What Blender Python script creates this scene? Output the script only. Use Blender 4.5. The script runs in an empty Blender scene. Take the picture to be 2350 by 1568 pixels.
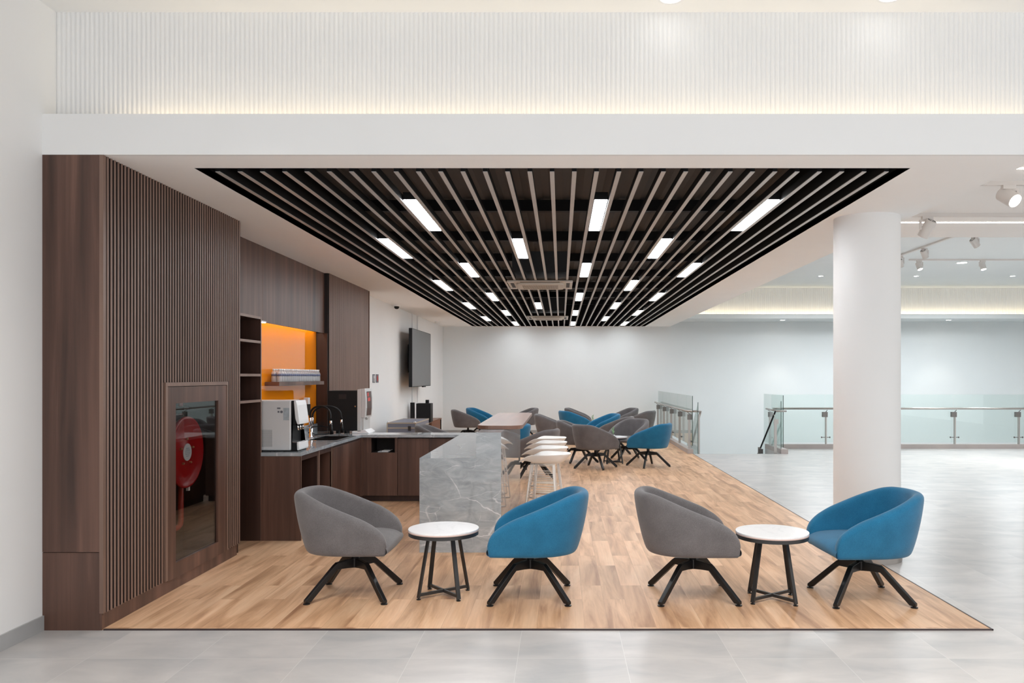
import bpy, math, random
from mathutils import Vector, Matrix

random.seed(7)
SC = bpy.context.scene
COL = SC.collection
PI = math.pi

# ------------------------------------------------------------------ camera, world, exposure
HC = 1.58
cam_d = bpy.data.cameras.new('camera')
cam_d.sensor_fit = 'HORIZONTAL'
cam_d.sensor_width = 36.0
cam_d.lens = 1830.0 / 2350.0 * 36.0
cam_d.shift_x = -112.0 / 2350.0
cam_d.shift_y = 80.0 / 2350.0
cam_d.clip_end = 100
cam = bpy.data.objects.new('camera', cam_d)
cam.location = (0, 0, HC)
cam.rotation_euler = (PI / 2, 0, 0)
COL.objects.link(cam)
SC.camera = cam

world = bpy.data.worlds.new('world')
SC.world = world
world.use_nodes = True
bg = world.node_tree.nodes['Background']
bg.inputs[0].default_value = (0.93, 0.965, 1.0, 1)
bg.inputs[1].default_value = 0.84

SC.view_settings.view_transform = 'Standard'
SC.view_settings.look = 'None'
SC.view_settings.exposure = 0.85
SC.view_settings.gamma = 1.0
SC.view_settings.use_curve_mapping = False
SC.cycles.max_bounces = 10
SC.cycles.diffuse_bounces = 9
SC.cycles.transparent_max_bounces = 24
SC.cycles.caustics_reflective = False
SC.cycles.caustics_refractive = False
SC.cycles.sample_clamp_indirect = 6.0
SC.cycles.use_denoising = True

PANEL_EMIT = 18.5      # linear lamps between the ceiling slats
COVE_EMIT = 5.0       # warm strips in the coves
SPOT_W = 60.0


def light(name, kind, loc, energy, color=(1, 1, 1), rot=(0, 0, 0), parent=None, **kw):
    d = bpy.data.lights.new(name, kind)
    d.energy = energy
    d.color = color
    for k, v in kw.items():
        setattr(d, k, v)
    o = bpy.data.objects.new(name, d)
    COL.objects.link(o)
    o.location = loc
    o.rotation_euler = rot
    if parent:
        o.parent = parent
    return o


# unseen lamps added at the atrium ceiling to brighten walkway and lounge
# (wide beams, so they light the tiles and leave the bulkhead to the bounce)
for (ax, ay, aw) in [(-1.6, 3.4, 95), (0.6, 3.2, 125), (2.8, 3.0, 150), (5.0, 3.0, 120), (-1.6, 0.8, 90), (1.2, 0.8, 110), (4.0, 0.8, 110)]:
    light('atrium_fill', 'SPOT', (ax, ay, 3.87), aw, (1.0, 0.965, 0.925), spot_size=math.radians(112), spot_blend=0.9, shadow_soft_size=0.12)
# added spots without fixtures, aimed in to brighten the lounge floor
for (ax, tx, aw) in [(-2.2, -1.5, 125), (0.0, 0.1, 100), (2.0, 1.5, 90)]:
    o = light('atrium_fill', 'SPOT', (ax, 2.2, 3.85), aw, (1.0, 0.96, 0.915), spot_size=math.radians(46), spot_blend=1.0, shadow_soft_size=0.10)
    o.rotation_euler = Vector((0, 0, -1)).rotation_difference(Vector((tx - ax, 6.9 - 2.2, -3.85)).normalized()).to_euler()
for (ax, ay, aw) in [(5.2, 10.6, 150), (8.0, 10.6, 150), (10.8, 10.6, 150), (5.2, 14.2, 150), (8.5, 15.2, 170), (11.5, 15.2, 170)]:  # unseen fill spots added above the right-hand tiles
    light('atrium_fill', 'SPOT', (ax, ay, 3.87), aw, (0.90, 0.96, 1.0), spot_size=math.radians(130), spot_blend=0.9, shadow_soft_size=0.12)


# ------------------------------------------------------------------ materials
def srgb(r, g, b):
    def f(c):
        c /= 255.0
        return c / 12.92 if c <= 0.04045 else ((c + 0.055) / 1.055) ** 2.4
    return (f(r), f(g), f(b), 1)


class NT:
    def __init__(self, name):
        self.m = bpy.data.materials.new(name)
        self.m.use_nodes = True
        self.t = self.m.node_tree
        self.b = self.t.nodes['Principled BSDF']
        self.out = self.t.nodes['Material Output']

    def n(self, kind, **kw):
        nd = self.t.nodes.new(kind)
        for k, v in kw.items():
            if k.startswith('i_'):
                nd.inputs[k[2:].replace('_', ' ')].default_value = v
            else:
                setattr(nd, k, v)
        return nd

    def l(self, a, b):
        self.t.links.new(a, b)

    def coords(self, scale=(1, 1, 1), rand=0.0):
        tc = self.n('ShaderNodeTexCoord')
        mp = self.n('ShaderNodeMapping')
        mp.inputs['Scale'].default_value = scale
        self.l(tc.outputs['Object'], mp.inputs['Vector'])
        if rand:
            oi = self.n('ShaderNodeObjectInfo')
            mu = self.n('ShaderNodeMath', operation='MULTIPLY')
            mu.inputs[1].default_value = rand
            self.l(oi.outputs['Random'], mu.inputs[0])
            self.l(mu.outputs[0], mp.inputs['Location'])
        return mp.outputs['Vector']

    def noise(self, vec, scale=5, detail=4, rough=0.5, dist=0.0):
        nd = self.n('ShaderNodeTexNoise')
        nd.inputs['Scale'].default_value = scale
        nd.inputs['Detail'].default_value = detail
        nd.inputs['Roughness'].default_value = rough
        nd.inputs['Distortion'].default_value = dist
        self.l(vec, nd.inputs['Vector'])
        return nd.outputs['Fac']

    def ramp(self, fac, stops):
        r = self.n('ShaderNodeValToRGB')
        els = r.color_ramp.elements
        while len(els) < len(stops):
            els.new(0.5)
        for e, (p, c) in zip(els, stops):
            e.position = p
            e.color = c
        self.l(fac, r.inputs[0])
        return r.outputs['Color']

    def mix(self, a, b, fac, mode='MIX'):
        mx = self.n('ShaderNodeMix', data_type='RGBA', blend_type=mode)
        for idx, v in ((6, a), (7, b)):
            if isinstance(v, tuple):
                mx.inputs[idx].default_value = v
            else:
                self.l(v, mx.inputs[idx])
        if isinstance(fac, (int, float)):
            mx.inputs[0].default_value = fac
        else:
            self.l(fac, mx.inputs[0])
        return mx.outputs[2]

    def bump(self, h, strength=0.2, dist=0.01):
        bp = self.n('ShaderNodeBump')
        bp.inputs['Strength'].default_value = strength
        bp.inputs['Distance'].default_value = dist
        self.l(h, bp.inputs['Height'])
        self.l(bp.outputs['Normal'], self.b.inputs['Normal'])

    def base(self, c):
        if isinstance(c, tuple):
            self.b.inputs['Base Color'].default_value = c
        else:
            self.l(c, self.b.inputs['Base Color'])

    def set(self, **kw):
        for k, v in kw.items():
            self.b.inputs[k.replace('_', ' ')].default_value = v
        return self


def flat(name, c, rough=0.5, metal=0.0, spec=0.5, var=0.03, scale=6.0):
    t = NT(name)
    v = t.coords()
    n = t.noise(v, scale, 3)
    lo = tuple(max(0, x * (1 - var)) for x in c[:3]) + (1,)
    hi = tuple(min(1, x * (1 + var)) for x in c[:3]) + (1,)
    t.base(t.ramp(n, [(0.3, lo), (0.7, hi)]))
    t.set(Roughness=rough, Metallic=metal)
    t.b.inputs['Specular IOR Level'].default_value = spec
    return t.m


def wood(name, dark, mid, light_, rough=0.42, scale=(11, 11, 0.45), rand=9.0):
    t = NT(name)
    v = t.coords(scale, rand)
    n1 = t.noise(v, 1.0, 6, 0.6, 0.4)
    v2 = t.coords((scale[0] * 0.3, scale[1] * 0.3, scale[2] * 0.6), rand)
    n2 = t.noise(v2, 1.0, 3, 0.5, 0.2)
    c1 = t.ramp(n1, [(0.30, dark), (0.52, mid), (0.72, light_)])
    c2 = t.ramp(n2, [(0.34, dark), (0.66, light_)])
    t.base(t.mix(c1, c2, 0.42))
    vf = t.coords((scale[0] * 9, scale[1] * 9, scale[2] * 4), rand)
    t.bump(t.noise(vf, 1.0, 3), 0.05, 0.002)
    t.set(Roughness=rough)
    return t.m


def emit(name, c, strength):
    t = NT(name)
    t.set(Roughness=0.5)
    t.b.inputs['Base Color'].default_value = (0.8, 0.8, 0.8, 1)
    t.b.inputs['Emission Color'].default_value = c
    t.b.inputs['Emission Strength'].default_value = strength
    return t.m


def glass(name, tint, rough=0.0, ior=1.45, milky=0.0):
    t = NT(name)
    t.t.nodes.remove(t.b)
    # the same Fresnel reflectance on both faces of a pane (Schlick)
    lw = t.n('ShaderNodeLayerWeight')
    f0 = ((ior - 1) / (ior + 1)) ** 2
    pw = t.n('ShaderNodeMath', operation='POWER')
    pw.inputs[1].default_value = 5.0
    t.l(lw.outputs['Facing'], pw.inputs[0])
    fr = t.n('ShaderNodeMath', operation='MULTIPLY_ADD')
    t.l(pw.outputs[0], fr.inputs[0])
    fr.inputs[1].default_value = 1 - f0
    fr.inputs[2].default_value = f0
    tr = t.n('ShaderNodeBsdfTransparent')
    tr.inputs['Color'].default_value = tint
    gl = t.n('ShaderNodeBsdfGlossy')
    gl.inputs['Roughness'].default_value = rough
    mx = t.n('ShaderNodeMixShader')
    t.l(fr.outputs[0], mx.inputs[0])
    t.l(tr.outputs[0], mx.inputs[1])
    t.l(gl.outputs[0], mx.inputs[2])
    if milky:
        df = t.n('ShaderNodeBsdfDiffuse')
        df.inputs['Color'].default_value = (0.85, 0.86, 0.88, 1)
        m2 = t.n('ShaderNodeMixShader')
        m2.inputs[0].default_value = milky
        t.l(mx.outputs[0], m2.inputs[1])
        t.l(df.outputs[0], m2.inputs[2])
        mx = m2
    t.l(mx.outputs[0], t.out.inputs['Surface'])
    return t.m


M = {}
M['white'] = flat('white_paint', (0.84, 0.84, 0.835, 1), 0.6, var=0.008, scale=2)
M['white_cool'] = flat('cool_white_paint', (0.76, 0.785, 0.79, 1), 0.6, var=0.008, scale=2)
M['ceiling'] = flat('ceiling_paint', (0.94, 0.935, 0.925, 1), 0.7, var=0.008, scale=2)
M['walnut'] = wood('walnut_laminate', srgb(56, 37, 30), srgb(90, 63, 52), srgb(126, 92, 78))
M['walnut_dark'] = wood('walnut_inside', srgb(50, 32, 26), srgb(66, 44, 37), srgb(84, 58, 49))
M['slat_wood'] = wood('slat_wood', srgb(112, 88, 76), srgb(126, 100, 88), srgb(138, 112, 99), 0.4, (10, 10, 0.6))
M['slat_gap'] = flat('slat_backing', srgb(34, 24, 22), 0.7)
M['wood_top'] = wood('bar_top_wood', srgb(98, 68, 54), srgb(122, 88, 72), srgb(146, 110, 94), 0.34, (7, 0.5, 7))
M['media_wood'] = wood('media_wood', srgb(96, 62, 46), srgb(122, 82, 62), srgb(146, 102, 80), 0.4, (8, 0.6, 8))
M['black'] = flat('black_paint', (0.009, 0.009, 0.010, 1), 0.5, 0, 0.25)
M['deck'] = flat('black_deck', (0.085, 0.075, 0.07, 1), 0.7)
M['black_metal'] = flat('black_metal', (0.014, 0.014, 0.015, 1), 0.33, 0.3)
M['grey_metal'] = flat('charcoal_metal', (0.040, 0.039, 0.039, 1), 0.36, 0.3)
M['slat_face'] = flat('slat_face', (0.50, 0.48, 0.465, 1), 0.38, 0.25)
M['steel'] = flat('brushed_steel', (0.44, 0.41, 0.385, 1), 0.30, 0.85)
M['steel_dark'] = flat('dark_steel', (0.20, 0.185, 0.175, 1), 0.35, 0.8)
M['chrome'] = flat('chrome', (0.75, 0.75, 0.76, 1), 0.12, 1.0)
M['plastic_white'] = flat('white_plastic', (0.80, 0.80, 0.81, 1), 0.32, var=0.005)
M['plastic_light'] = flat('light_plastic', (0.66, 0.65, 0.65, 1), 0.4, var=0.01)
M['plastic_grey'] = flat('grey_plastic', (0.42, 0.42, 0.42, 1), 0.45)
M['spot_body'] = flat('spotlight_body', (0.70, 0.66, 0.63, 1), 0.45, var=0.01)
M['stool_white'] = flat('stool_shell', (0.82, 0.80, 0.775, 1), 0.42, var=0.005)
M['stool_metal'] = flat('stool_metal', (0.78, 0.74, 0.70, 1), 0.35, var=0.01)
M['orange'] = flat('orange_glass', srgb(240, 138, 16), 0.03, 0, 0.38, 0.0)
M['red'] = flat('red_enamel', (0.40, 0.006, 0.010, 1), 0.18)
M['red_pipe'] = flat('red_pipe', (0.45, 0.035, 0.02, 1), 0.35)
M['label_white'] = flat('label_white', (0.75, 0.75, 0.74, 1), 0.5)
M['label_grey'] = flat('label_grey', srgb(168, 176, 182), 0.5, var=0.1, scale=40)
M['screen'] = flat('tv_screen', (0.075, 0.077, 0.078, 1), 0.28)
M['sign_grey'] = flat('sign_grey', srgb(104, 104, 112), 0.5)
M['sign_red'] = flat('sign_red', srgb(196, 62, 56), 0.5)
M['case_grey'] = flat('case_laminate', srgb(120, 122, 136), 0.45)
M['case_edge'] = flat('case_edging', srgb(190, 178, 160), 0.35, 0.4)
M['kerb'] = flat('kerb_stone', srgb(172, 162, 158), 0.45, var=0.06, scale=4)
M['base_grey'] = flat('baseboard_tile', srgb(168, 168, 168), 0.45, var=0.05, scale=5)
M['trim_dark'] = flat('floor_edging', srgb(58, 44, 44), 0.4)
M['plant'] = flat('leaf_green', srgb(120, 160, 110), 0.5, var=0.2, scale=60)
M['paper'] = flat('paper', srgb(205, 208, 212), 0.6)
M['ac_grey'] = flat('unit_plastic', srgb(196, 192, 184), 0.45)
M['ac_dark'] = flat('unit_grille', srgb(120, 112, 100), 0.5)
M['dark_duct'] = flat('unit_casing', srgb(62, 66, 72), 0.5)
M['silver'] = flat('silver_plastic', (0.60, 0.60, 0.595, 1), 0.35, 0.2)
M['brass'] = flat('brass_lock', srgb(190, 150, 110), 0.3, 0.8)
M['bottle_label'] = flat('bottle_label', srgb(96, 104, 134), 0.5, var=0.25, scale=90)
M['bottle'] = glass('bottle_plastic', (0.93, 0.94, 0.95, 1), 0.08, 1.5, 0.32)
M['pane'] = glass('railing_glass', (0.938, 0.978, 0.966, 1), 0.0, 1.5)
M['pane_edge'] = flat('glass_edge', srgb(62, 84, 78), 0.2)
M['cab_glass'] = glass('cabinet_glass', (0.80, 0.80, 0.80, 1), 0.0, 1.6)
M['lamp'] = emit('lamp_diffuser', (0.95, 0.975, 1.0, 1), PANEL_EMIT)
M['cove'] = emit('cove_strip', (1.0, 0.80, 0.52, 1), COVE_EMIT)
M['splash_fill'] = emit('splash_fill_glow', (1.0, 0.92, 0.82, 1), 13.0)  # glow of the added strip above the splashback
M['led_line'] = emit('led_line', (1.0, 0.93, 0.82, 1), 6.0)
M['spot_lens'] = emit('spot_lens', (1.0, 0.98, 0.95, 1), 12.0)
M['down_lens'] = emit('downlight_lens', (1.0, 0.95, 0.85, 1), 5.0)


def fabric(name, c, c2, rough=0.9):
    t = NT(name)
    v = t.coords()
    n1 = t.noise(v, 420, 2, 0.6)
    n2 = t.noise(v, 9, 4)
    col = t.ramp(n1, [(0.33, c), (0.67, c2)])
    sh = t.ramp(n2, [(0.3, (0.88, 0.88, 0.88, 1)), (0.7, (1.08, 1.08, 1.08, 1))])
    t.base(t.mix(col, sh, 1.0, 'MULTIPLY'))
    t.bump(n1, 0.25, 0.002)
    t.set(Roughness=rough)
    t.b.inputs['Sheen Weight'].default_value = 0.25
    t.b.inputs['Sheen Roughness'].default_value = 0.5
    t.b.inputs['Specular IOR Level'].default_value = 0.15
    return t.m


M['fab_grey'] = fabric('grey_fabric', srgb(90, 87, 88), srgb(120, 116, 117))
M['fab_blue'] = fabric('blue_fabric', srgb(26, 94, 130), srgb(44, 118, 156))


def make_oak():
    t = NT('oak_planks')
    tc = t.n('ShaderNodeTexCoord')
    sp = t.n('ShaderNodeSeparateXYZ')
    t.l(tc.outputs['Object'], sp.inputs[0])
    cb = t.n('ShaderNodeCombineXYZ')
    t.l(sp.outputs['Y'], cb.inputs['X'])
    t.l(sp.outputs['X'], cb.inputs['Y'])
    br = t.n('ShaderNodeTexBrick')
    br.offset = 0.37
    br.offset_frequency = 2
    br.inputs['Scale'].default_value = 1.0
    br.inputs['Brick Width'].default_value = 1.0
    br.inputs['Row Height'].default_value = 0.15
    br.inputs['Mortar Size'].default_value = 0.0007
    br.inputs['Mortar Smooth'].default_value = 0.3
    br.inputs['Color1'].default_value = (0, 0, 0, 1)
    br.inputs['Color2'].default_value = (1, 1, 1, 1)
    br.inputs['Mortar'].default_value = (0.5, 0.5, 0.5, 1)
    t.l(cb.outputs[0], br.inputs['Vector'])
    rnd = t.n('ShaderNodeVectorMath', operation='SCALE')
    t.l(br.outputs['Color'], rnd.inputs[0])
    rnd.inputs['Scale'].default_value = 31.0
    mp = t.n('ShaderNodeMapping')
    mp.inputs['Scale'].default_value = (8.0, 0.9, 1.0)
    t.l(tc.outputs['Object'], mp.inputs['Vector'])
    ad = t.n('ShaderNodeVectorMath', operation='ADD')
    t.l(mp.outputs[0], ad.inputs[0])
    t.l(rnd.outputs[0], ad.inputs[1])
    n1 = t.noise(ad.outputs[0], 1.0, 5, 0.55, 0.7)
    mp2 = t.n('ShaderNodeMapping')
    mp2.inputs['Scale'].default_value = (60.0, 2.2, 1.0)
    t.l(tc.outputs['Object'], mp2.inputs['Vector'])
    ad2 = t.n('ShaderNodeVectorMath', operation='ADD')
    t.l(mp2.outputs[0], ad2.inputs[0])
    t.l(rnd.outputs[0], ad2.inputs[1])
    n2 = t.noise(ad2.outputs[0], 1.0, 4, 0.6)
    c = t.ramp(n1, [(0.27, srgb(158, 117, 86)), (0.42, srgb(198, 156, 120)), (0.56, srgb(222, 181, 144)), (0.74, srgb(232, 197, 162))])
    g = t.ramp(n2, [(0.3, (0.86, 0.84, 0.82, 1)), (0.6, (1.0, 1.0, 1.0, 1))])
    c = t.mix(c, g, 0.7, 'MULTIPLY')
    tone = t.ramp(br.outputs['Color'], [(0.0, (0.88, 0.86, 0.84, 1)), (1.0, (1.07, 1.06, 1.06, 1))])
    c = t.mix(c, tone, 1.0, 'MULTIPLY')
    c = t.mix(c, srgb(158, 122, 92), br.outputs['Fac'])
    t.base(c)
    t.set(Roughness=0.42)
    t.b.inputs['Specular IOR Level'].default_value = 0.45
    return t.m


M['oak'] = make_oak()


def make_tile():
    t = NT('grey_floor_tile')
    tc = t.n('ShaderNodeTexCoord')
    mp = t.n('ShaderNodeMapping')
    mp.inputs['Location'].default_value = (0.2417, -0.249, 0)
    t.l(tc.outputs['Object'], mp.inputs['Vector'])
    br = t.n('ShaderNodeTexBrick')
    br.offset = 0.0
    br.inputs['Scale'].default_value = 1.0
    br.inputs['Brick Width'].default_value = 0.602
    br.inputs['Row Height'].default_value = 0.602
    br.inputs['Mortar Size'].default_value = 0.0018
    br.inputs['Mortar Smooth'].default_value = 0.2
    br.inputs['Color1'].default_value = (0, 0, 0, 1)
    br.inputs['Color2'].default_value = (1, 1, 1, 1)
    t.l(mp.outputs[0], br.inputs['Vector'])
    rnd = t.n('ShaderNodeVectorMath', operation='SCALE')
    t.l(br.outputs['Color'], rnd.inputs[0])
    rnd.inputs['Scale'].default_value = 17.0
    mp2 = t.n('ShaderNodeMapping')
    mp2.inputs['Scale'].default_value = (1.5, 3.2, 1)
    t.l(tc.outputs['Object'], mp2.inputs['Vector'])
    ad = t.n('ShaderNodeVectorMath', operation='ADD')
    t.l(mp2.outputs[0], ad.inputs[0])
    t.l(rnd.outputs[0], ad.inputs[1])
    n1 = t.noise(ad.outputs[0], 1.3, 6, 0.55, 0.5)
    c = t.ramp(n1, [(0.28, srgb(166, 166, 166)), (0.5, srgb(183, 180, 178)), (0.74, srgb(198, 194, 191))])
    c = t.mix(c, srgb(200, 198, 195), br.outputs['Fac'])
    t.base(c)
    t.set(Roughness=0.32)
    return t.m


M['tile'] = make_tile()


def make_stone():
    t = NT('grey_marble')
    v = t.coords()
    vw = t.n('ShaderNodeVectorMath', operation='ADD')
    wn = t.n('ShaderNodeTexNoise')
    wn.inputs['Scale'].default_value = 3.4
    wn.inputs['Detail'].default_value = 8
    t.l(v, wn.inputs['Vector'])
    sc = t.n('ShaderNodeVectorMath', operation='SCALE')
    sc.inputs['Scale'].default_value = 0.16
    t.l(wn.outputs['Color'], sc.inputs[0])
    t.l(v, vw.inputs[0])
    t.l(sc.outputs[0], vw.inputs[1])
    def veins(rot, scl, vscale, w, seed):
        mp = t.n('ShaderNodeMapping')
        mp.inputs['Rotation'].default_value = rot
        mp.inputs['Scale'].default_value = scl
        mp.inputs['Location'].default_value = (seed, seed * 1.7, seed * .6)
        t.l(vw.outputs[0], mp.inputs['Vector'])
        vo = t.n('ShaderNodeTexVoronoi', feature='DISTANCE_TO_EDGE')
        vo.inputs['Scale'].default_value = vscale
        t.l(mp.outputs[0], vo.inputs['Vector'])
        c_ = t.ramp(vo.outputs['Distance'], [(0.0, (1, 1, 1, 1)), (w * .35, (0.5, 0.5, 0.5, 1)), (w, (0, 0, 0, 1))])
        f_ = t.ramp(t.noise(t.coords((1, 1, 1)), 2.2 + seed, 4, .6), [(0.44, (0, 0, 0, 1)), (0.62, (1, 1, 1, 1))])
        return t.mix(c_, f_, 1.0, 'MULTIPLY')
    v1 = veins((0.3, 0.75, 0.2), (1.0, 1.0, 2.6), 1.5, 0.014, 0.4)
    v2 = veins((0.2, -0.9, 0.5), (1.0, 1.0, 2.2), 3.4, 0.016, 1.3)
    vein = t.mix(v1, v2, 0.75, 'ADD')
    vs = t.coords((3.0, 3.0, 7.0))
    cl = t.noise(vs, 1.6, 8, 0.65, 1.2)
    c = t.ramp(cl, [(0.3, srgb(148, 155, 161)), (0.52, srgb(168, 175, 180)), (0.72, srgb(188, 193, 197))])
    c = t.mix(c, srgb(236, 238, 240), vein)
    t.base(c)
    t.set(Roughness=0.03)
    t.b.inputs['Specular IOR Level'].default_value = 0.6
    return t.m


M['stone'] = make_stone()


# ------------------------------------------------------------------ mesh helpers
class MB:
    def __init__(self):
        self.v, self.f, self.mi = [], [], []
        self.cur = 0

    def add(self, vs, fs):
        o = len(self.v)
        self.v += [tuple(p) for p in vs]
        for f in fs:
            self.f.append([i + o for i in f])
            self.mi.append(self.cur)
        return self

    def box(self, x0, x1, y0, y1, z0, z1):
        vs = [(x, y, z) for x in (x0, x1) for y in (y0, y1) for z in (z0, z1)]
        fs = [(0, 1, 3, 2), (4, 6, 7, 5), (0, 4, 5, 1), (2, 3, 7, 6), (0, 2, 6, 4), (1, 5, 7, 3)]
        return self.add(vs, fs)

    def bar(self, p, q, w, h, up=(0, 0, 1)):
        p, q = Vector(p), Vector(q)
        d = (q - p).normalized()
        u = Vector(up)
        s = d.cross(u)
        if s.length < 1e-5:
            s = d.cross(Vector((0, 1, 0)))
        s.normalize()
        u = s.cross(d).normalized()
        vs = []
        for e in (p, q):
            for a, b in ((-1, -1), (1, -1), (1, 1), (-1, 1)):
                vs.append(e + s * (a * w / 2) + u * (b * h / 2))
        return self.add(vs, [(0, 3, 2, 1), (4, 5, 6, 7), (0, 1, 5, 4), (1, 2, 6, 5), (2, 3, 7, 6), (3, 0, 4, 7)])

    def tube(self, pts, r, n=10, cap=True):
        pts = [Vector(p) for p in pts]
        rs = r if isinstance(r, (list, tuple)) else [r] * len(pts)
        vs, fs = [], []
        prev = None
        for i, p in enumerate(pts):
            a = pts[max(0, i - 1)]
            b = pts[min(len(pts) - 1, i + 1)]
            d = (b - a).normalized()
            if prev is None:
                ref = Vector((0, 0, 1)) if abs(d.z) < 0.9 else Vector((1, 0, 0))
                s = d.cross(ref).normalized()
            else:
                s = (prev - d * prev.dot(d)).normalized()
            prev = s
            u = s.cross(d)
            for k in range(n):
                t = 2 * PI * k / n
                vs.append(p + (s * math.cos(t) + u * math.sin(t)) * rs[i])
        for i in range(len(pts) - 1):
            for k in range(n):
                k2 = (k + 1) % n
                fs.append((i * n + k, (i + 1) * n + k, (i + 1) * n + k2, i * n + k2))
        if cap:
            fs.append(tuple(range(n)))
            fs.append(tuple(range((len(pts) - 1) * n + n - 1, (len(pts) - 1) * n - 1, -1)))
        return self.add(vs, fs)

    def lathe(self, prof, n=32, c=(0, 0, 0), axis=None):
        """prof: list of (r, z); optional axis rotates z to it"""
        vs, fs = [], []
        rot = Vector((0, 0, 1)).rotation_difference(Vector(axis)).to_matrix() if axis else None
        for (r, z) in prof:
            for k in range(n):
                t = 2 * PI * k / n
                p = Vector((r * math.cos(t), r * math.sin(t), z))
                if rot:
                    p = rot @ p
                vs.append(p + Vector(c))
        for i in range(len(prof) - 1):
            for k in range(n):
                k2 = (k + 1) % n
                fs.append((i * n + k, i * n + k2, (i + 1) * n + k2, (i + 1) * n + k))
        if prof[0][0] > 1e-6:
            fs.append(tuple(range(n - 1, -1, -1)))
        if prof[-1][0] > 1e-6:
            fs.append(tuple(range((len(prof) - 1) * n, len(prof) * n)))
        return self.add(vs, fs)

    def grid(self, rows, close_u=False):
        n = len(rows[0])
        vs = [p for r in rows for p in r]
        fs = []
        for i in range(len(rows) - 1):
            for k in range(n - (0 if close_u else 1)):
                k2 = (k + 1) % n
                fs.append((i * n + k, i * n + k2, (i + 1) * n + k2, (i + 1) * n + k))
        return self.add(vs, fs)

    def prism(self, poly, d, fn):
        """extrude 2D polygon by +-d/2, fn(a,b,s) -> point"""
        n = len(poly)
        vs = [fn(a, b, -d / 2) for a, b in poly] + [fn(a, b, d / 2) for a, b in poly]
        fs = [tuple(range(n - 1, -1, -1)), tuple(range(n, 2 * n))]
        for i in range(n):
            j = (i + 1) % n
            fs.append((i, j, n + j, n + i))
        return self.add(vs, fs)

    def mesh(self, name, mats, smooth=False):
        me = bpy.data.meshes.new(name)
        me.from_pydata(self.v, [], self.f)
        for m in (mats if isinstance(mats, (list, tuple)) else [mats]):
            me.materials.append(m)
        for p, i in zip(me.polygons, self.mi):
            p.material_index = i
            p.use_smooth = smooth
        me.update()
        import bmesh
        bm = bmesh.new()
        bm.from_mesh(me)
        bmesh.ops.recalc_face_normals(bm, faces=bm.faces)
        bm.to_mesh(me)
        bm.free()
        return me

    def build(self, name, mats, parent=None, smooth=False, bevel=0.0, sub=0, loc=None, auto=None, **tags):
        o = bpy.data.objects.new(name, self.mesh(name, mats, smooth))
        COL.objects.link(o)
        if parent:
            o.parent = parent
        if loc:
            o.location = loc
        if bevel:
            b = o.modifiers.new('bevel', 'BEVEL')
            b.width = bevel
            b.segments = 2
            b.limit_method = 'ANGLE'
        if sub:
            s = o.modifiers.new('sub', 'SUBSURF')
            s.levels = s.render_levels = sub
        if auto:
            for p in o.data.polygons:
                p.use_smooth = True
            try:
                o.data.set_sharp_from_angle(angle=auto)
            except Exception:
                pass
        for k, v in tags.items():
            o[k] = v
        return o


def tag(o, label=None, cat=None, group=None, kind=None):
    if label:
        o['label'] = label
    if cat:
        o['category'] = cat
    if group:
        o['group'] = group
    if kind:
        o['kind'] = kind
    return o


def empty(name, loc=(0, 0, 0), rz=0.0, label=None, cat=None, group=None, scale=None):
    o = bpy.data.objects.new(name, None)
    o.empty_display_size = 0.1
    COL.objects.link(o)
    o.location = loc
    o.rotation_euler = (0, 0, rz)
    if scale:
        o.scale = scale
    return tag(o, label, cat, group)


def struct(name, mb, mat, **kw):
    o = mb.build(name, mat, **kw)
    o['kind'] = 'structure'
    return o


def kids(o):
    return [c for c in bpy.data.objects if c.parent == o]


TREE = {}


def proto_tree(o):
    """remember the children of a finished thing so that copies need no search"""
    TREE[o.name] = [(c, [g for g in kids(c)]) for c in kids(o)]
    return o


def copy_thing(o, loc, rz, label, group=None, mat_swap=None):
    r = o.copy()
    COL.objects.link(r)
    r.location = loc
    r.rotation_euler = (0, 0, rz)
    r['label'] = label
    if group:
        r['group'] = group
    for c, gs in TREE[o.name]:
        c2 = c.copy()
        if mat_swap and c.name.split('.')[0] in mat_swap:
            c2.data = mat_swap[c.name.split('.')[0]]
        COL.objects.link(c2)
        c2.parent = r
        for g in gs:
            g2 = g.copy()
            COL.objects.link(g2)
            g2.parent = c2
    return r


ORD = ['first', 'second', 'third', 'fourth', 'fifth', 'sixth', 'seventh', 'eighth', 'ninth', 'tenth', 'eleventh', 'twelfth', 'thirteenth',
       'fourteenth', 'fifteenth', 'sixteenth', 'seventeenth', 'eighteenth', 'nineteenth', 'twentieth', 'twenty-first', 'twenty-second',
       'twenty-third', 'twenty-fourth', 'twenty-fifth']

# ------------------------------------------------------------------ the setting
XL = -3.27        # long left wall
XLF = -3.222      # left wall beside the camera
YF = 4.955        # front plane of the lounge
YB = 22.1         # back wall
ZC = 2.958        # lounge ceiling
ZA = 3.905        # atrium ceiling
XE = 3.0          # right edge of the lounge ceiling
XR = 14.0

struct('floor', MB().box(XLF - .3, XR, -1.5, 16.24, -.25, 0).box(4.49, XR, 16.24, 17.54, -.25, 0).box(XL - .2, 2.70, 16.24, YB + .1, -.25, -0.001), M['tile'])
struct('floor_wood', MB().box(XL, 2.679, YF + .010, YB, 0.0, 0.006), M['oak'])
struct('trim_floor_front', MB().box(-2.843, 2.689, YF, YF + .010, 0.0, 0.009), M['trim_dark'])
struct('trim_floor_right', MB().box(2.679, 2.689, YF, 16.2, 0.0, 0.008), M['trim_dark'])
struct('floor_lower', MB().box(2.4, XR, 16.0, YB + .1, -4.2, -4.0), M['tile'])

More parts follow.
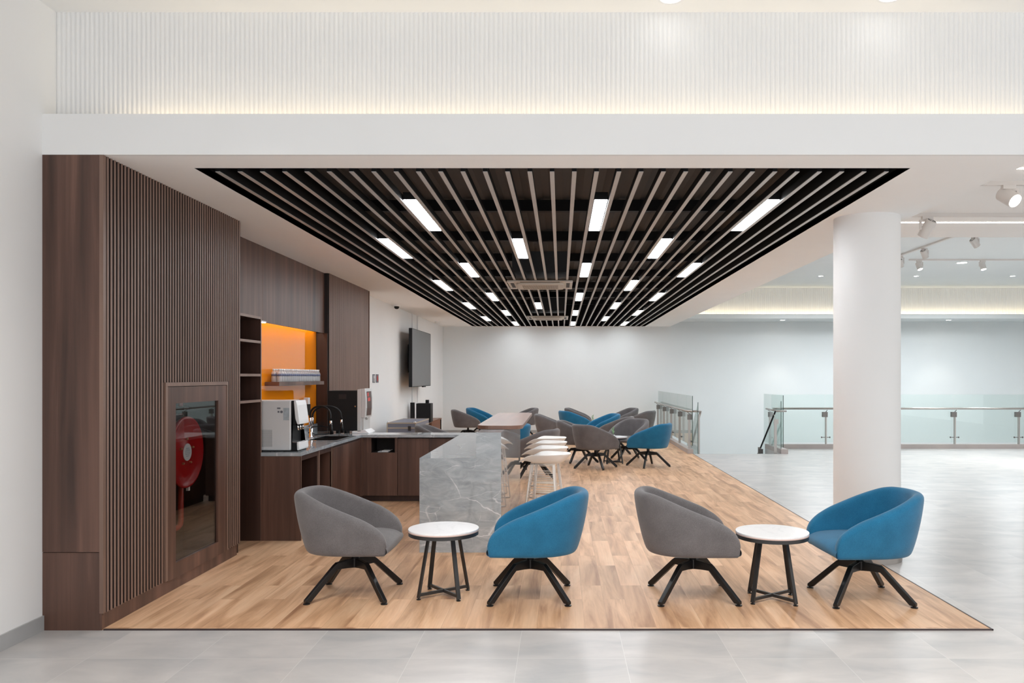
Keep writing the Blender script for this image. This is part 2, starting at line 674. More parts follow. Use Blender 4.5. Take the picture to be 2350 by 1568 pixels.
struct('wall_left', MB().box(XL - .2, XL, YF, YB, 0, ZC + .1), M['white'])
struct('wall_front_left', MB().box(XLF - .25, XLF, -1.5, YF + .25, 0, ZA), M['white'])
struct('wall_back', MB().box(XL - .2, XR, YB, YB + .2, -4.0, 3.2), M['white_cool'])
struct('wall_right', MB().box(XR, XR + .2, 8.6, YB + .2, -4.0, ZA), M['white'])
struct('wall_stairwell', MB().box(2.58, 2.70, 16.24, YB, -4.0, -.25).box(4.49, XR, 17.50, 17.54, -4, -.25).box(2.7, 4.49, 16.2, 16.24, -4, -.25), M['white_cool'])
struct('baseboard_front_left', MB().box(XLF, XLF + .012, -1.5, YF, 0, 0.093), M['base_grey'])
struct('baseboard_back', MB().box(XL, 2.6, YB - .012, YB, 0.006, 0.09), M['base_grey'])
struct('baseboard_left', MB().box(XL, XL + .012, 12.9, YB, 0.006, 0.09), M['base_grey'])

# lounge ceiling with the long rectangular recess
RX0, RX1, RY0, RY1 = -2.428, 2.315, 5.276, 21.95
c = MB()
c.box(XL, RX0, YF + .03, YB, ZC, ZC + .05).box(RX1, XE + .03, YF + .03, YB, ZC, ZC + .05)
c.box(RX0, RX1, YF + .03, RY0, ZC, ZC + .05).box(RX0, RX1, RY1, YB, ZC, ZC + .05)
struct('ceiling', c, M['ceiling'])
ZD = 3.62
w = MB()
w.box(RX0 - .02, RX0, RY0, RY1, ZC + .002, ZD).box(RX1, RX1 + .02, RY0, RY1, ZC + .002, ZD)
w.box(RX0 - .02, RX1 + .02, RY0 - .02, RY0, ZC + .002, ZD).box(RX0 - .02, RX1 + .02, RY1, RY1 + .02, ZC + .002, ZD)
struct('ceiling_recess_side', w, M['black'])
d = MB()
n = 32
rows = []
for k in range(n * 2 + 1):
    x = RX0 + (RX1 - RX0) * k / (n * 2)
    z = ZD + (0.035 if (k // 2) % 2 else 0.0)
    rows.append([(x, RY0, z), (x, RY1, z)])
d.grid(rows)
struct('ceiling_deck', d, M['deck'])
for i in range(8):
    y = 7.2 + 2.0 * i
    b = MB().box(RX0, RX1, y, y + .09, ZD - .13, ZD - .002).box(RX0, RX1, y + .12, y + .15, ZD - .05, ZD - .02)
    struct('beam', b, M['black'])
struct('ceiling_end', MB().box(XE, XE + .03, 5.13, 20.8, ZC + .05, ZA), M['white'])

# front bulkhead, cove and fluted wall above it
struct('wall_bulkhead_front', MB().box(XLF, XR, YF, YF + .03, ZC, 3.212), M['white'])
struct('trim_cove_front', MB().box(XLF, XR, YF + .03, 5.12, ZC + .06, ZC + .09), M['white'])
struct('trim_cove_light_front', MB().box(-2.75, XR, YF + .045, YF + .07, 3.05, 3.06), M['cove'])


def fluted(x0, x1, y, z0, z1, pitch, depth, seg=6):
    cnt = int((x1 - x0) / pitch)
    lo, hi = [], []
    for i in range(cnt * seg + 1):
        x = x0 + i * pitch / seg
        yy = y - depth * abs(math.sin(PI * i / seg))
        lo.append((x, yy, z0))
        hi.append((x, yy, z1))
    return MB().grid([lo, hi])


struct('wall_fluted_front', fluted(XLF, 7.0, 5.095, 3.03, ZA, 0.030, 0.008), M['white'], smooth=True)
struct('ceiling_atrium_front', MB().box(XLF, XR, -1.5, 5.13, ZA, ZA + .05), M['white'])
struct('ceiling_soffit_right', MB().box(XE + .03, XR, 4.985, 8.66, 3.09, 3.14).box(XE + .03, XR, 8.63, 8.66, 3.14, ZA), M['ceiling'])
struct('ceiling_atrium_back', MB().box(XE, XR, 8.6, 21.1, ZA, ZA + .05), M['white_cool'])
struct('wall_bulkhead_back', MB().box(XE, XR, 20.78, 20.81, 3.09, 3.205), M['white_cool'])
struct('ceiling_soffit_back', MB().box(XE, XR, 20.81, YB, 3.09, 3.12), M['white_cool'])
struct('wall_fluted_back', fluted(XE, XR, 20.98, 3.12, ZA, 0.05, 0.012, 4), M['white'], smooth=True)
struct('trim_cove_light_back', MB().box(XE + .1, XR, 20.83, 20.86, 3.135, 3.145), M['cove'])
struct('trim_led_near', MB().box(3.30, XR, 5.77, 5.79, 3.084, 3.092), M['led_line'])
struct('trim_led_far', MB().box(XE + .03, XR, 7.80, 7.82, 3.084, 3.092), M['led_line'])

# round column on a steel base ring
CX, CY, CR = 2.665, 6.95, 0.275
col = struct('column', MB().lathe([(CR, 0.006), (CR, ZC)], 64, (CX, CY, 0)), M['white'], auto=0.6)
MB().lathe([(CR + .004, 0.0), (CR + .012, 0.0), (CR + .012, 0.055), (CR + .004, 0.058)], 64, (CX, CY, 0)).build('base_ring', M['steel'], col, auto=0.6)

# kerbs that carry the railings
struct('kerb_left', MB().box(2.585, 2.70, 16.24, YB, 0.0, 0.095), M['kerb'])
struct('kerb_right', MB().box(4.49, 4.63, 16.24, 17.4, 0, .095).box(4.49, XR, 17.4, 17.54, 0, .095), M['kerb'])

# ------------------------------------------------------------------ left wall joinery
# end panel facing the walkway
t = empty('wood_panel', (-3.03, YF, 0), 0, 'tall dark walnut end panel beside the white left wall, facing the walkway', 'wall panel')
loc = Vector((-3.03, YF, 0))


def rel(o, mb, name, mat, **kw):
    """build a part given in world coordinates under an empty that is only translated"""
    off = o.location
    mb.v = [(p[0] - off.x, p[1] - off.y, p[2] - off.z) for p in mb.v]
    return mb.build(name, mat, o, **kw)


rel(t, MB().box(XLF, -2.868, YF, YF + .03, 0.487, ZC - .001), 'upper_board', M['walnut'])
rel(t, MB().box(XLF, -2.868, YF + .001, YF + .03, 0.0, 0.483), 'lower_board', M['walnut'])
rel(t, MB().box(-2.868, -2.843, YF, YF + .03, 0.105, ZC - .001), 'edge_strip', M['slat_wood'])
rel(t, MB().box(-2.868, -2.853, YF + .002, YF + .03, 0.0, 0.104), 'kick_board', M['walnut'])

# slatted panel with the hose cabinet cut into it
SX = -2.843
DY0, DY1, DZ0, DZ1 = 5.75, 6.79, 0.094, 1.515
t = empty('slatted_panel', (SX, 6.04, 0), 0, 'tall walnut slatted wall panel around the glazed red hose reel cabinet', 'wall panel')


def slats(x, y0, y1, z0, z1, pitch, wd, dep, holes=None):
    mb = MB()
    cnt = int((y1 - y0) / pitch)
    for i in range(cnt):
        a = y0 + i * pitch
        zs = [(z0, z1)]
        if holes and a + wd > holes[0] and a < holes[1]:
            zs = [(holes[3], z1)]
        for (za, zb) in zs:
            pts = [(x - dep, a), (x - .004, a), (x, a + wd * .25), (x, a + wd * .75), (x - .004, a + wd), (x - dep, a + wd)]
            lo = [(p[0], p[1], za) for p in pts]
            hi = [(p[0], p[1], zb) for p in pts]
            mb.cur = 1
            mb.grid([lo[:2], hi[:2]])
            mb.grid([lo[4:], hi[4:]])
            mb.cur = 0
            mb.grid([lo[1:5], hi[1:5]])
            mb.add(lo, [tuple(range(6))])
    return mb


YT = 7.127
rel(t, slats(SX, YF + .045, YT, 0.103, ZC - .001, 0.0402, 0.0225, 0.022, (DY0 - .03, DY1 + .03, 0, DZ1 + .021)), 'slats', [M['slat_wood'], M['slat_gap']])
bk = MB()
bk.box(SX - .04, SX - .022, YF + .03, DY0, 0.1, ZC - .001).box(SX - .04, SX - .022, DY1, YT, 0.1, ZC - .001)
bk.box(SX - .04, SX - .022, DY0, DY1, DZ1, ZC - .001)
rel(t, bk, 'backing', M['slat_gap'])
rel(t, MB().box(SX - .05, SX - .012, YF + .03, YT - .1, 0.006, 0.102), 'kick_board', M['walnut'])
rel(t, MB().box(SX - .4, SX - .04, YT - .02, YT, 0.0, ZC - .001), 'end_board', M['walnut_dark'])

# hose cabinet
t = empty('hose_cabinet', (SX, (DY0 + DY1) / 2, DZ0), 0, 'walnut framed hose reel cabinet with dark glass door set in the slatted panel', 'cabinet')
fr = MB()
GY0, GY1, GZ0, GZ1 = 5.885, 6.615, 0.205, 1.380
fx0, fx1 = SX - .022, SX + .002
fr.box(fx0, fx1, DY0 + .011, GY0, DZ0, DZ1 - .012).box(fx0, fx1, GY1, DY1 - .011, DZ0, DZ1 - .012)
fr.box(fx0, fx1, GY0, GY1, DZ0, GZ0).box(fx0, fx1, GY0, GY1, GZ1, DZ1 - .012)
rel(t, fr, 'door_frame', M['walnut'])
sf = MB().box(SX - .03, SX + .006, DY0 - .02, DY0 + .008, DZ0 + .008, DZ1 + .02).box(SX - .03, SX + .006, DY1 - .008, DY1 + .02, DZ0 + .008, DZ1 + .02)
sf.box(SX - .03, SX + .006, DY0 + .008, DY1 - .008, DZ1 - .008, DZ1 + .02)
rel(t, sf, 'surround', M['slat_wood'])
rel(t, MB().box(SX - .016, SX - .012, GY0 - .01, GY1 + .01, GZ0 - .01, GZ1 + .01), 'glass_pane', M['cab_glass'])
bx = MB()
bx.box(SX - .375, SX - .365, DY0, DY1, DZ0, DZ1).box(SX - .365, SX - .024, DY0, DY0 + .01, DZ0, DZ1).box(SX - .365, SX - .024, DY1 - .01, DY1, DZ0, DZ1)
bx.box(SX - .365, SX - .024, DY0, DY1, DZ0, DZ0 + .01).box(SX - .365, SX - .024, DY0, DY1, DZ1 - .01, DZ1)
rel(t, bx, 'cabinet_lining', M['slat_gap'])

# hose reel
HY, HZ, HX = 6.28, 1.385 - .053 - .282 + .01, -2.955
HZ = HC - (1038 - 864) * 6.28 / 1830
t = empty('fire_hose_reel', (HX, HY, HZ), 0, 'red disc fire hose reel behind the cabinet glass', 'hose reel')
R = 0.282
disc = [(0.0, 0.012), (0.07, 0.012), (0.085, 0.004), (0.17, 0.0), (R - .035, 0.004), (R - .018, 0.018), (R - .004, 0.018), (R, 0.010), (R, -.004), (R - .02, -.006), (0, -.006)]
MB().lathe(disc, 64, (0, 0, 0), (1, 0, 0)).build('disc', M['red'], t, smooth=True)
MB().lathe([(R - .06, -.13), (R - .06, -.006)], 48, (0, 0, 0), (1, 0, 0)).build('hose_coil', M['black'], t, smooth=False)
MB().lathe([(R, -.146), (R, -.136)], 48, (0, 0, 0), (1, 0, 0)).build('rear_disc', M['black'], t)
lab = MB().lathe([(0.0, 0.0165), (0.068, 0.0165), (0.068, 0.010)], 40, (0, 0, 0), (1, 0, 0)).build('hub_plate', M['label_white'], t)
mk = MB()
for (a, b, hw, hh) in ((0, .03, .03, .004), (0, .018, .04, .003), (0, .008, .044, .003), (0, -.004, .044, .003), (0, -.016, .04, .003), (0, -.03, .028, .003)):
    mk.box(.0166, .0172, a - hw, a + hw, b - hh, b + hh)
mk.build('hub_print', M['label_grey'], lab)
for k in range(5):
    a = 2 * PI * k / 5 + .3
    MB().lathe([(0.009, 0.0), (0.009, 0.014), (0.005, 0.018)], 10, (0.004, .105 * math.cos(a), .105 * math.sin(a)), (1, 0, 0)).build('bolt', M['brass'], t)
MB().box(-.02, .0, .05, .075, -R - .03, -R + .02).build('tag', M['label_white'], t)
pp = MB()
pp.tube([(-.10, .13, -.12), (-.10, .13, -.56), (-.10, .115, -.595), (-.10, .08, -.61), (-.10, -.40, -.62)], .022, 12)
pp.build('supply_pipe', M['red_pipe'], t, smooth=True)
MB().tube([(-.10, .13, .29), (-.10, .13, .45)], .017, 12).build('feed_pipe', M['red_pipe'], t, smooth=True)
MB().box(-.14, -.06, .10, .19, .30, .355).build('valve', M['black'], t)

# open shelf tower between the slatted panel and the counter
TX = -2.873
TY1 = 7.63
t = empty('shelf_tower', (TX, 7.38, 0), 0, 'open walnut shelf tower between the slatted panel and the counter', 'shelf')
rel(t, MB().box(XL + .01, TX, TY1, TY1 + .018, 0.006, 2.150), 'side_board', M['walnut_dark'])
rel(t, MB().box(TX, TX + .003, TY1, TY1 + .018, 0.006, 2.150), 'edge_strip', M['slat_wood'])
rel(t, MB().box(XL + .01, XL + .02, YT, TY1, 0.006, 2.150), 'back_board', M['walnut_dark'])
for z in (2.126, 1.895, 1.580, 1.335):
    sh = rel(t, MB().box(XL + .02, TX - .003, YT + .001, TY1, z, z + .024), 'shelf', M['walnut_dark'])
    rel(t, MB().box(TX - .003, TX + .001, YT + .001, TY1, z, z + .024), 'edge_strip', M['slat_wood'])  # lighter wood stands in for light falling on the shelf edges

# upper cupboard run: board panels above the orange splashback
UX = -3.155
UZ = 2.155
t = empty('upper_panel', (UX, 9, UZ), 0, 'run of tall walnut upper boards above the orange splashback', 'wall panel')
ys = [YT, 8.445, 10.642]
for a, b in zip(ys[:-1], ys[1:]):
    rel(t, MB().box(UX - .02, UX, a + .002, b - .002, UZ if a > 8 else UZ, ZC - .001), 'board', M['walnut'])
rel(t, MB().box(XL + .001, UX - .02, YT, 10.64, UZ + .056, UZ + .07), 'soffit_board', M['walnut'])
rel(t, MB().box(-3.20, -3.185, 7.75, 10.5, UZ + .045, UZ + .051), 'fill_strip', M['splash_fill'])  # added hidden strip that brightens the orange splashback
s = empty('under_cabinet_light', (-3.13, 8.22, UZ), 0, 'small lit lamp under the upper walnut boards beside the shelf tower', 'lamp')
MB().box(-.05, .05, -.12, .12, -.014, 0).build('housing', M['plastic_white'], s)
MB().box(-.045, .045, -.115, .115, -.018, -.014).build('diffuser', M['down_lens'], s)

# far slatted panel
FX = -3.092
t = empty('slatted_panel', (FX, 11.75, 0), 0, 'narrow fine-slatted walnut wall panel behind the black coffee machine', 'wall panel')
rel(t, slats(FX, 10.66, 12.87, 0.85, ZC - .001, 0.0402, 0.027, 0.014), 'slats', [M['slat_wood'], M['slat_gap']])
rel(t, MB().box(XL + .001, FX - .016, 10.64, 12.87, 0.0, ZC - .001), 'backing', M['slat_gap'])
rel(t, MB().box(XL + .02, FX + .002, 12.872, 12.89, 0.006, ZC - .001), 'end_board', M['slat_wood'])
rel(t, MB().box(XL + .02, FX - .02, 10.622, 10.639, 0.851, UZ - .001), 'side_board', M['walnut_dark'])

# orange glass splashback
tag(MB().box(XL + .001, XL + .012, 7.65, 10.62, 0.955, UZ + .055).build('splashback', M['orange']), 'glossy orange glass splashback behind the kitchen counter', 'splashback')

# floating shelf
t = tag(MB().box(XL + .013, -3.096, 8.77, 10.43, 1.474, 1.518).build('floating_shelf', M['walnut']), 'walnut floating shelf on the orange splashback, carrying water bottles', 'shelf')

# ------------------------------------------------------------------ kitchen counter
KX = -2.488       # front of the left run
KY = 9.96         # front of the rear run
CT = 0.850
t = empty('worktop', (-2.6, 9, CT), 0, 'U-shaped polished grey stone worktop on the walnut counter', 'worktop')
SX0, SX1, SY0, SYM, SY1 = -2.90, -2.565, 9.10, 9.39, 9.79
wk = MB()
z0 = CT - .034
wk.box(TX + .004, KX, 7.628, SY0, z0, CT).box(SX1, KX, SY0, SY1, z0, CT).box(XL + .013, SX0, 7.65, SY1, z0, CT)
wk.box(SX0, TX + .004, 7.65, SY0, z0, CT)
wk.box(XL + .013, KX, SY1, 10.62, z0, CT)
wk.box(KX, -1.263, KY, 10.36, z0, CT)
rel(t, wk, 'slab', M['stone'])
rel(t, MB().box(XL + .013, XL + .03, 7.65, 10.62, CT, CT + .105), 'upstand', M['stone'])

t = empty('kitchen_sink', (-2.73, 9.45, CT), 0, 'black double bowl sink sunk in the grey worktop', 'sink')
for (a, b, dz) in ((SY0, SYM - .012, .16), (SYM + .012, SY1, .16)):
    bw = MB()
    bw.box(SX0, SX0 + .008, a, b, CT - dz, CT - .002).box(SX1 - .008, SX1, a, b, CT - dz, CT - .002)
    bw.box(SX0, SX1, a, a + .008, CT - dz, CT - .002).box(SX0, SX1, b - .008, b, CT - dz, CT - .002).box(SX0, SX1, a, b, CT - dz - .01, CT - dz)
    rel(t, bw, 'bowl', M['black_metal'])
rel(t, MB().box(SX0, SX1, SYM - .012, SYM + .012, CT - .12, CT - .012), 'divider', M['black_metal'])

# faucet with two black hoses
t = empty('kitchen_faucet', (-2.975, 9.5, CT), 0, 'chrome faucet with two arched black hose spouts beside the sink', 'faucet')
MB().lathe([(0.03, 0), (0.03, .008), (.022, .012), (.022, .115), (.018, .12)], 20).build('body', M['chrome'], t, smooth=True)
MB().box(-.02, .02, -.07, .09, .115, .135).build('cross_bar', M['chrome'], t, bevel=.004)
for (yy, dx, dy, hgt, drop) in ((-.035, .27, -.10, .26, .12), (.05, .33, .05, .25, .11)):
    MB().lathe([(.016, 0), (.016, .10), (.012, .105)], 16, (0, yy, .135)).build('stem', M['chrome'], t, smooth=True)
    pts = [(0, yy, .20)]
    for k in range(0, 17):
        a = PI * k / 16
        pts.append((dx / 2 - dx / 2 * math.cos(a), yy + dy * k / 16, .24 + hgt * 0.53 * math.sin(a) ** 0.8 + (.0 if k < 12 else 0)))
    pts.append((dx + .003, yy + dy, .21))
    MB().tube(pts, .0125, 12).build('hose', M['black'], t, smooth=True)
    e = Vector((dx + .003, yy + dy, .21))
    MB().tube([e, e + Vector((0.004, 0, -.055))], .0145, 12).build('collar', M['chrome'], t, smooth=True)
    MB().tube([e + Vector((0.004, 0, -.055)), e + Vector((.012, 0, -.16))], [.0145, .021], 12).build('nozzle', M['black'], t, smooth=True)

# counter carcass, left run
t = empty('base_cabinet', (KX, 8.7, 0), 0, 'walnut base cabinet with two open bays and a door, below the sink', 'cabinet')
ZT = CT - .036
rel(t, MB().box(TX + .004, KX, TY1, TY1 + .02, 0.006, ZT), 'end_panel', M['walnut'])
rel(t, MB().box(KX - .004, KX + .001, TY1 + .0, TY1 + .02, 0.006, ZT), 'edge_strip', M['slat_wood'])
rel(t, MB().box(KX - .04, KX - .018, TY1 + .02, 9.93, ZT - .05, ZT), 'top_rail', M['walnut_dark'])
rel(t, MB().box(KX - .03, KX - .012, 8.245, 8.268, 0.09, ZT - .0), 'divider', M['slat_wood'])
rel(t, MB().box(KX - .45, KX - .02, 8.70, 8.72, 0.09, ZT), 'bay_side', M['walnut'])
rel(t, MB().box(KX - .03, KX - .012, 8.70, 8.725, 0.09, ZT), 'edge_strip', M['slat_wood'])
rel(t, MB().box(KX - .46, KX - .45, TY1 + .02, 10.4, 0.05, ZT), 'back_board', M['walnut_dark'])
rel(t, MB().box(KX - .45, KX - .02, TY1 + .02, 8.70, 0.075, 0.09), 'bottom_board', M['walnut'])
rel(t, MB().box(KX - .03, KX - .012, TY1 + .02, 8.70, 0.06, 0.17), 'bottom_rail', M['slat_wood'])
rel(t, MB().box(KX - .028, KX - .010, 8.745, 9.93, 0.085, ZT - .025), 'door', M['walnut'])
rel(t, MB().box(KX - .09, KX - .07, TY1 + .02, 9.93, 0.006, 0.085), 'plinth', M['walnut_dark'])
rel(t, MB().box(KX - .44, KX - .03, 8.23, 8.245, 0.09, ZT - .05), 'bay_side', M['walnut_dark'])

# rear run
t = empty('base_cabinet', (-1.9, KY, 0), 0, 'walnut base cabinet with an open niche, between counter corner and stone bar', 'cabinet')
fy = KY + .03
xa = -2.475
NX0, NX1, NZ0, NZ1 = -2.375, -2.08, 0.625, 0.805
pan = MB().box(xa, NX0, fy, fy + .018, .085, ZT).box(NX1, -2.045, fy + .002, fy + .018, NZ0, ZT).box(NX0, NX1, fy + .002, fy + .018, NZ1, ZT)
rel(t, pan, 'face_frame', M['walnut'])
rel(t, MB().box(-2.53, xa, 9.94, fy + .018, .085, ZT), 'corner_filler', M['walnut'])
rel(t, MB().box(-2.42, -2.047, fy - .002, fy + .016, .085, NZ0 - .002), 'drawer_front', M['walnut'])
rel(t, MB().box(-2.040, -1.652, fy - .002, fy + .016, .085, ZT - .012), 'door', M['walnut'])
rel(t, MB().box(-1.648, -1.262, fy - .002, fy + .016, .085, ZT - .012), 'door', M['walnut'])
nb = MB()
nb.box(NX0, NX1, 10.30, 10.31, NZ0, NZ1).box(NX0 - .01, NX0, fy + .018, 10.31, NZ0, NZ1).box(NX1, NX1 + .01, fy + .018, 10.31, NZ0, NZ1).box(NX0, NX1, fy + .018, 10.3, NZ0 - .01, NZ0).box(NX0, NX1, fy + .018, 10.3, NZ1, NZ1 + .01)
rel(t, nb, 'niche', M['slat_gap'])
rel(t, MB().box(-2.56, -1.262, KY + .11, KY + .13, 0.006, .085), 'plinth', M['walnut_dark'])
rel(t, MB().box(KX + .02, -1.262, 10.33, 10.35, 0.006, ZT), 'back_board', M['walnut'])
pb = tag(MB().box(-2.30, -2.17, fy + .03, 10.2, NZ0 + .001, NZ0 + .011).build('booklet', M['paper']), 'pale booklet lying flat at the bottom of the counter niche', 'booklet')
pb = tag(MB().box(-2.255, -2.15, fy + .06, 10.22, NZ0 + .0115, NZ0 + .021).build('booklet', M['label_white']), 'grey-white booklet lying on top of another in the counter niche', 'booklet')

# stone bar
BX0, BX1, BX2, BY0 = -1.262, -0.757, -0.533, 7.12
t = empty('stone_bar', ((BX0 + BX2) / 2, 8.6, 0), 0, 'L-stepped grey marble bar counter with white veins in the middle of the room', 'bar counter')
rel(t, MB().box(BX0, BX1, BY0, BY0 + .02, 0.006, CT - .0), 'front_slab', M['stone'])
rel(t, MB().box(BX0, BX1 - .001, BY0 + .0205, 10.36, z0, CT), 'low_top', M['stone'])
rel(t, MB().box(BX1, BX2, BY0, 10.49, 0.006, 1.078), 'raised_wall', M['stone'])
rel(t, MB().box(BX0 + .03, BX0 + .048, BY0 + .021, KY + .1, 0.09, z0 - .005), 'inner_panel', M['walnut'])
rel(t, MB().box(BX0 + .06, BX0 + .08, BY0 + .021, KY + .1, 0.006, 0.09), 'plinth', M['walnut_dark'])


def rounded_rect(x0, x1, y0, y1, r, seg=8):
    pts = []
    for cx, cy, a0 in ((x1 - r, y1 - r, 0), (x0 + r, y1 - r, 90), (x0 + r, y0 + r, 180), (x1 - r, y0 + r, 270)):
        for k in range(seg + 1):
            a = math.radians(a0 + 90 * k / seg)
            pts.append((cx + r * math.cos(a), cy + r * math.sin(a)))
    return pts


bt = MB().prism(rounded_rect(-.80, -.365, 7.53, 10.25, .14), .036, lambda a, b, s: (a, b, 1.0965 + s))
tag(bt.build('bar_table', M['wood_top'], bevel=.004), 'long rounded wooden bar table board on the raised marble wall', 'bar table')

# ------------------------------------------------------------------ appliances on the counter
t = empty('water_dispenser', (-2.72, 7.88, CT), 0, 'white countertop water dispenser with black front at the near counter end', 'water dispenser')
DX0, DX1 = -3.06, -2.613
prof = [(DX0, .035), (DX0, .46), (DX0 + .04, .495), (DX1, .497), (DX1, .012), (DX0, .012)]
lw = .29
b = MB().prism([(x + 2.72, z) for x, z in prof], lw, lambda a, z, s: (a, s - .02, z))
case = b.build('casing', M['plastic_light'], t, bevel=.012)
MB().prism([(.107, .012), (.107, .494), (.142, .494), (.150, .27), (.118, .255), (.118, .09), (.166, .085), (.168, .012)], lw - .02, lambda a, z, s: (a, s - .02, z)).build('front_body', M['black'], t, bevel=.006)
MB().box(-.32, .17, -.15, .11, .0, .012).build('foot', M['black'], t)
dp = [(.158, .496), (.138, .494), (.136, .48), (.150, .32), (.168, .268), (.176, .262), (.192, .266), (.190, .30), (.170, .45)]
MB().prism(dp, lw, lambda a, z, s: (a, s - .02, z)).build('front_cover', M['plastic_white'], t, bevel=.006)
MB().prism([(.167, .014), (.164, .086), (.184, .090), (.190, .03), (.184, .014)], lw - .004, lambda a, z, s: (a, s - .02, z)).build('drip_tray', M['plastic_white'], t, bevel=.005)
MB().box(.119, .163, -.15, .11, .088, .094).build('tray_grille', M['chrome'], t)
for yy in (-.09, -.02, .05):
    MB().tube([(.14, yy, .262), (.152, yy, .235), (.155, yy, .205)], .011, 10).build('tap', M['chrome'], t, smooth=True)
vg = MB()
for k in range(22):
    z = .05 + k * .0075
    vg.box(-.29, -.19, -.1665, -.1651, z, z + .004)
    vg.box(-.18, -.07, -.1665, -.1651, z, z + .004)
vg.build('vent', M['plastic_grey'], t)
MB().box(.035, .093, -.1662, -.1651, .305, .425).build('notice_label', M['label_grey'], t)
lb = MB().box(-.025, .008, -.1662, -.1651, .414, .428).box(-.02, -.002, -.1662, -.1651, .378, .395)
lb.build('badge', M['sign_grey'], t)
MB().lathe([(.008, .0), (.013, .0), (.013, .001), (.008, .001)], 20, (.018, -.1655, .386), (0, -1, 0)).build('ring_mark', M['sign_grey'], t)

t = empty('coffee_machine', (-2.79, 10.36, CT), 0, 'tall black coffee vending machine with silver front in the counter corner', 'coffee machine')
MB().box(-.19, .185, -.16, .20, .035, .545).build('casing', M['black'], t, bevel=.004)
MB().box(-.05, .045, -.1625, -.159, .44, .50).build('side_recess', M['slat_gap'], t)
MB().lathe([(0, .006), (.008, .006), (.010, 0)], 14, (.160, -.161, .345), (0, -1, 0)).build('lock', M['brass'], t)
fp = [(.185, .03), (.185, .575), (.26, .585), (.285, .50), (.29, .36), (.285, .20), (.27, .03)]
dr = MB().prism([(.185, .02), (.185, .562), (.235, .57), (.236, .02)], .36, lambda a, z, s: (a, s + .02, z)).build('front_door', M['silver'], t, bevel=.005)
MB().prism([(.235, .20), (.235, .57), (.285, .575), (.297, .45), (.298, .32), (.285, .20)], .36, lambda a, z, s: (a, s + .02, z)).build('front_panel', M['silver'], t, bevel=.006)
MB().prism([(.286, .54), (.2985, .45), (.3, .32), (.289, .22)], .0, lambda a, z, s: (a, s + .02, z)) if False else None
gp = MB()
pf = [(.2925, .535), (.2995, .45), (.3005, .32), (.2915, .225)]
gp.grid([[(a, -.10, z) for a, z in pf], [(a, .14, z) for a, z in pf]])
gp.build('picture_panel', M['walnut_dark'], t)
rp = MB()
rp.grid([[(a + .001, -.08, z) for a, z in ((.2935, .52), (.297, .47))], [(a + .001, .0, z) for a, z in ((.2935, .52), (.297, .47))]])
rp.grid([[(a + .001, -.07, z) for a, z in ((.2985, .455), (.300, .41))], [(a + .001, .06, z) for a, z in ((.2985, .455), (.300, .41))]])
rp.build('picture_print', M['sign_red'], t)
MB().box(.236, .265, -.15, .19, .035, .2).build('cup_bay', M['silver'], t)
MB().tube([(.27, -.02, .205), (.272, -.02, .17)], .018, 12).build('spout', M['steel'], t, smooth=True)
MB().prism([(.12, 0), (.12, .03), (.20, .035), (.285, .045), (.33, .01), (.335, 0)], .36, lambda a, z, s: (a, s + .02, z)).build('drip_tray', M['plastic_white'], t, bevel=.004)
for sx in (-.16, -.05, .06):
    for sy in (-.12, .16):
        MB().lathe([(.018, 0), (.018, .035)], 12, (sx, sy, 0)).build('foot', M['black_metal'], t)

t = empty('wall_socket', (XL + .012, 9.93, 1.16), 0, 'black socket box on the orange splashback beside the coffee machine', 'socket')
MB().box(0, .10, -.14, .14, -.07, .07).build('box', M['black'], t, bevel=.004)
MB().box(.0, .06, .17, .24, -.05, .15).build('cover_plate', M['plastic_white'], t, bevel=.003)
tag(MB().tube([(-3.0, 10.30, .92), (-3.06, 10.15, .95), (-3.12, 10.02, .94), (-3.14, 9.93, .875), (-3.05, 9.92, .856), (-2.95, 10.02, .856), (-2.9, 10.12, .856)], .006, 8).build('power_cord', M['black'], smooth=True),
    'black power cord looping from the coffee machine onto the worktop', 'cord')

# water bottles on the floating shelf
bt = empty('water_bottle', (0, 0, 0), 0, 'x', 'bottle', 'water bottles on the floating shelf')
MB().lathe([(.024, 0), (.027, .004), (.027, .05), (.0255, .06), (.027, .07), (.027, .092), (.022, .108), (.011, .122), (.011, .128)], 16).build('body', M['bottle'], bt, smooth=True)
MB().lathe([(.0275, .066), (.0275, .090)], 16).build('label_band', M['bottle_label'], bt, smooth=True)
MB().lathe([(.0145, .124), (.0145, .144), (.012, .146)], 14).build('cap', M['plastic_white'], bt, smooth=True)
proto_tree(bt)
first = True
for row, (x, nm) in enumerate(((-3.128, 'front'), (-3.192, 'rear'))):
    for k in range(21):
        y = 8.87 + k * .0705
        lab = 'small clear water bottle with blue label, %s from the near end of the %s row' % (ORD[k], nm)
        if first:
            bt.location = (x, y, 1.518)
            bt['label'] = lab
            first = False
        else:
            copy_thing(bt, (x, y + random.uniform(-.003, .003), 1.518), random.uniform(0, 6), lab)

# ------------------------------------------------------------------ ceiling slats, lamps, cassettes
PITCH, X0S = 0.1503, -0.059
SY_A, SY_B = 5.376, RY1 - .001
CAS = [(11.40, 12.35), (18.1, 19.05)]
CASX0, CASX1 = -.775, .172


def slat_runs(x):
    runs, y = [], SY_A
    if CASX0 - .02 < x < CASX1 + .02:
        for a, b in CAS:
            runs.append((y, a + .03))
            y = b - .03
    runs.append((y, SY_B))
    return runs


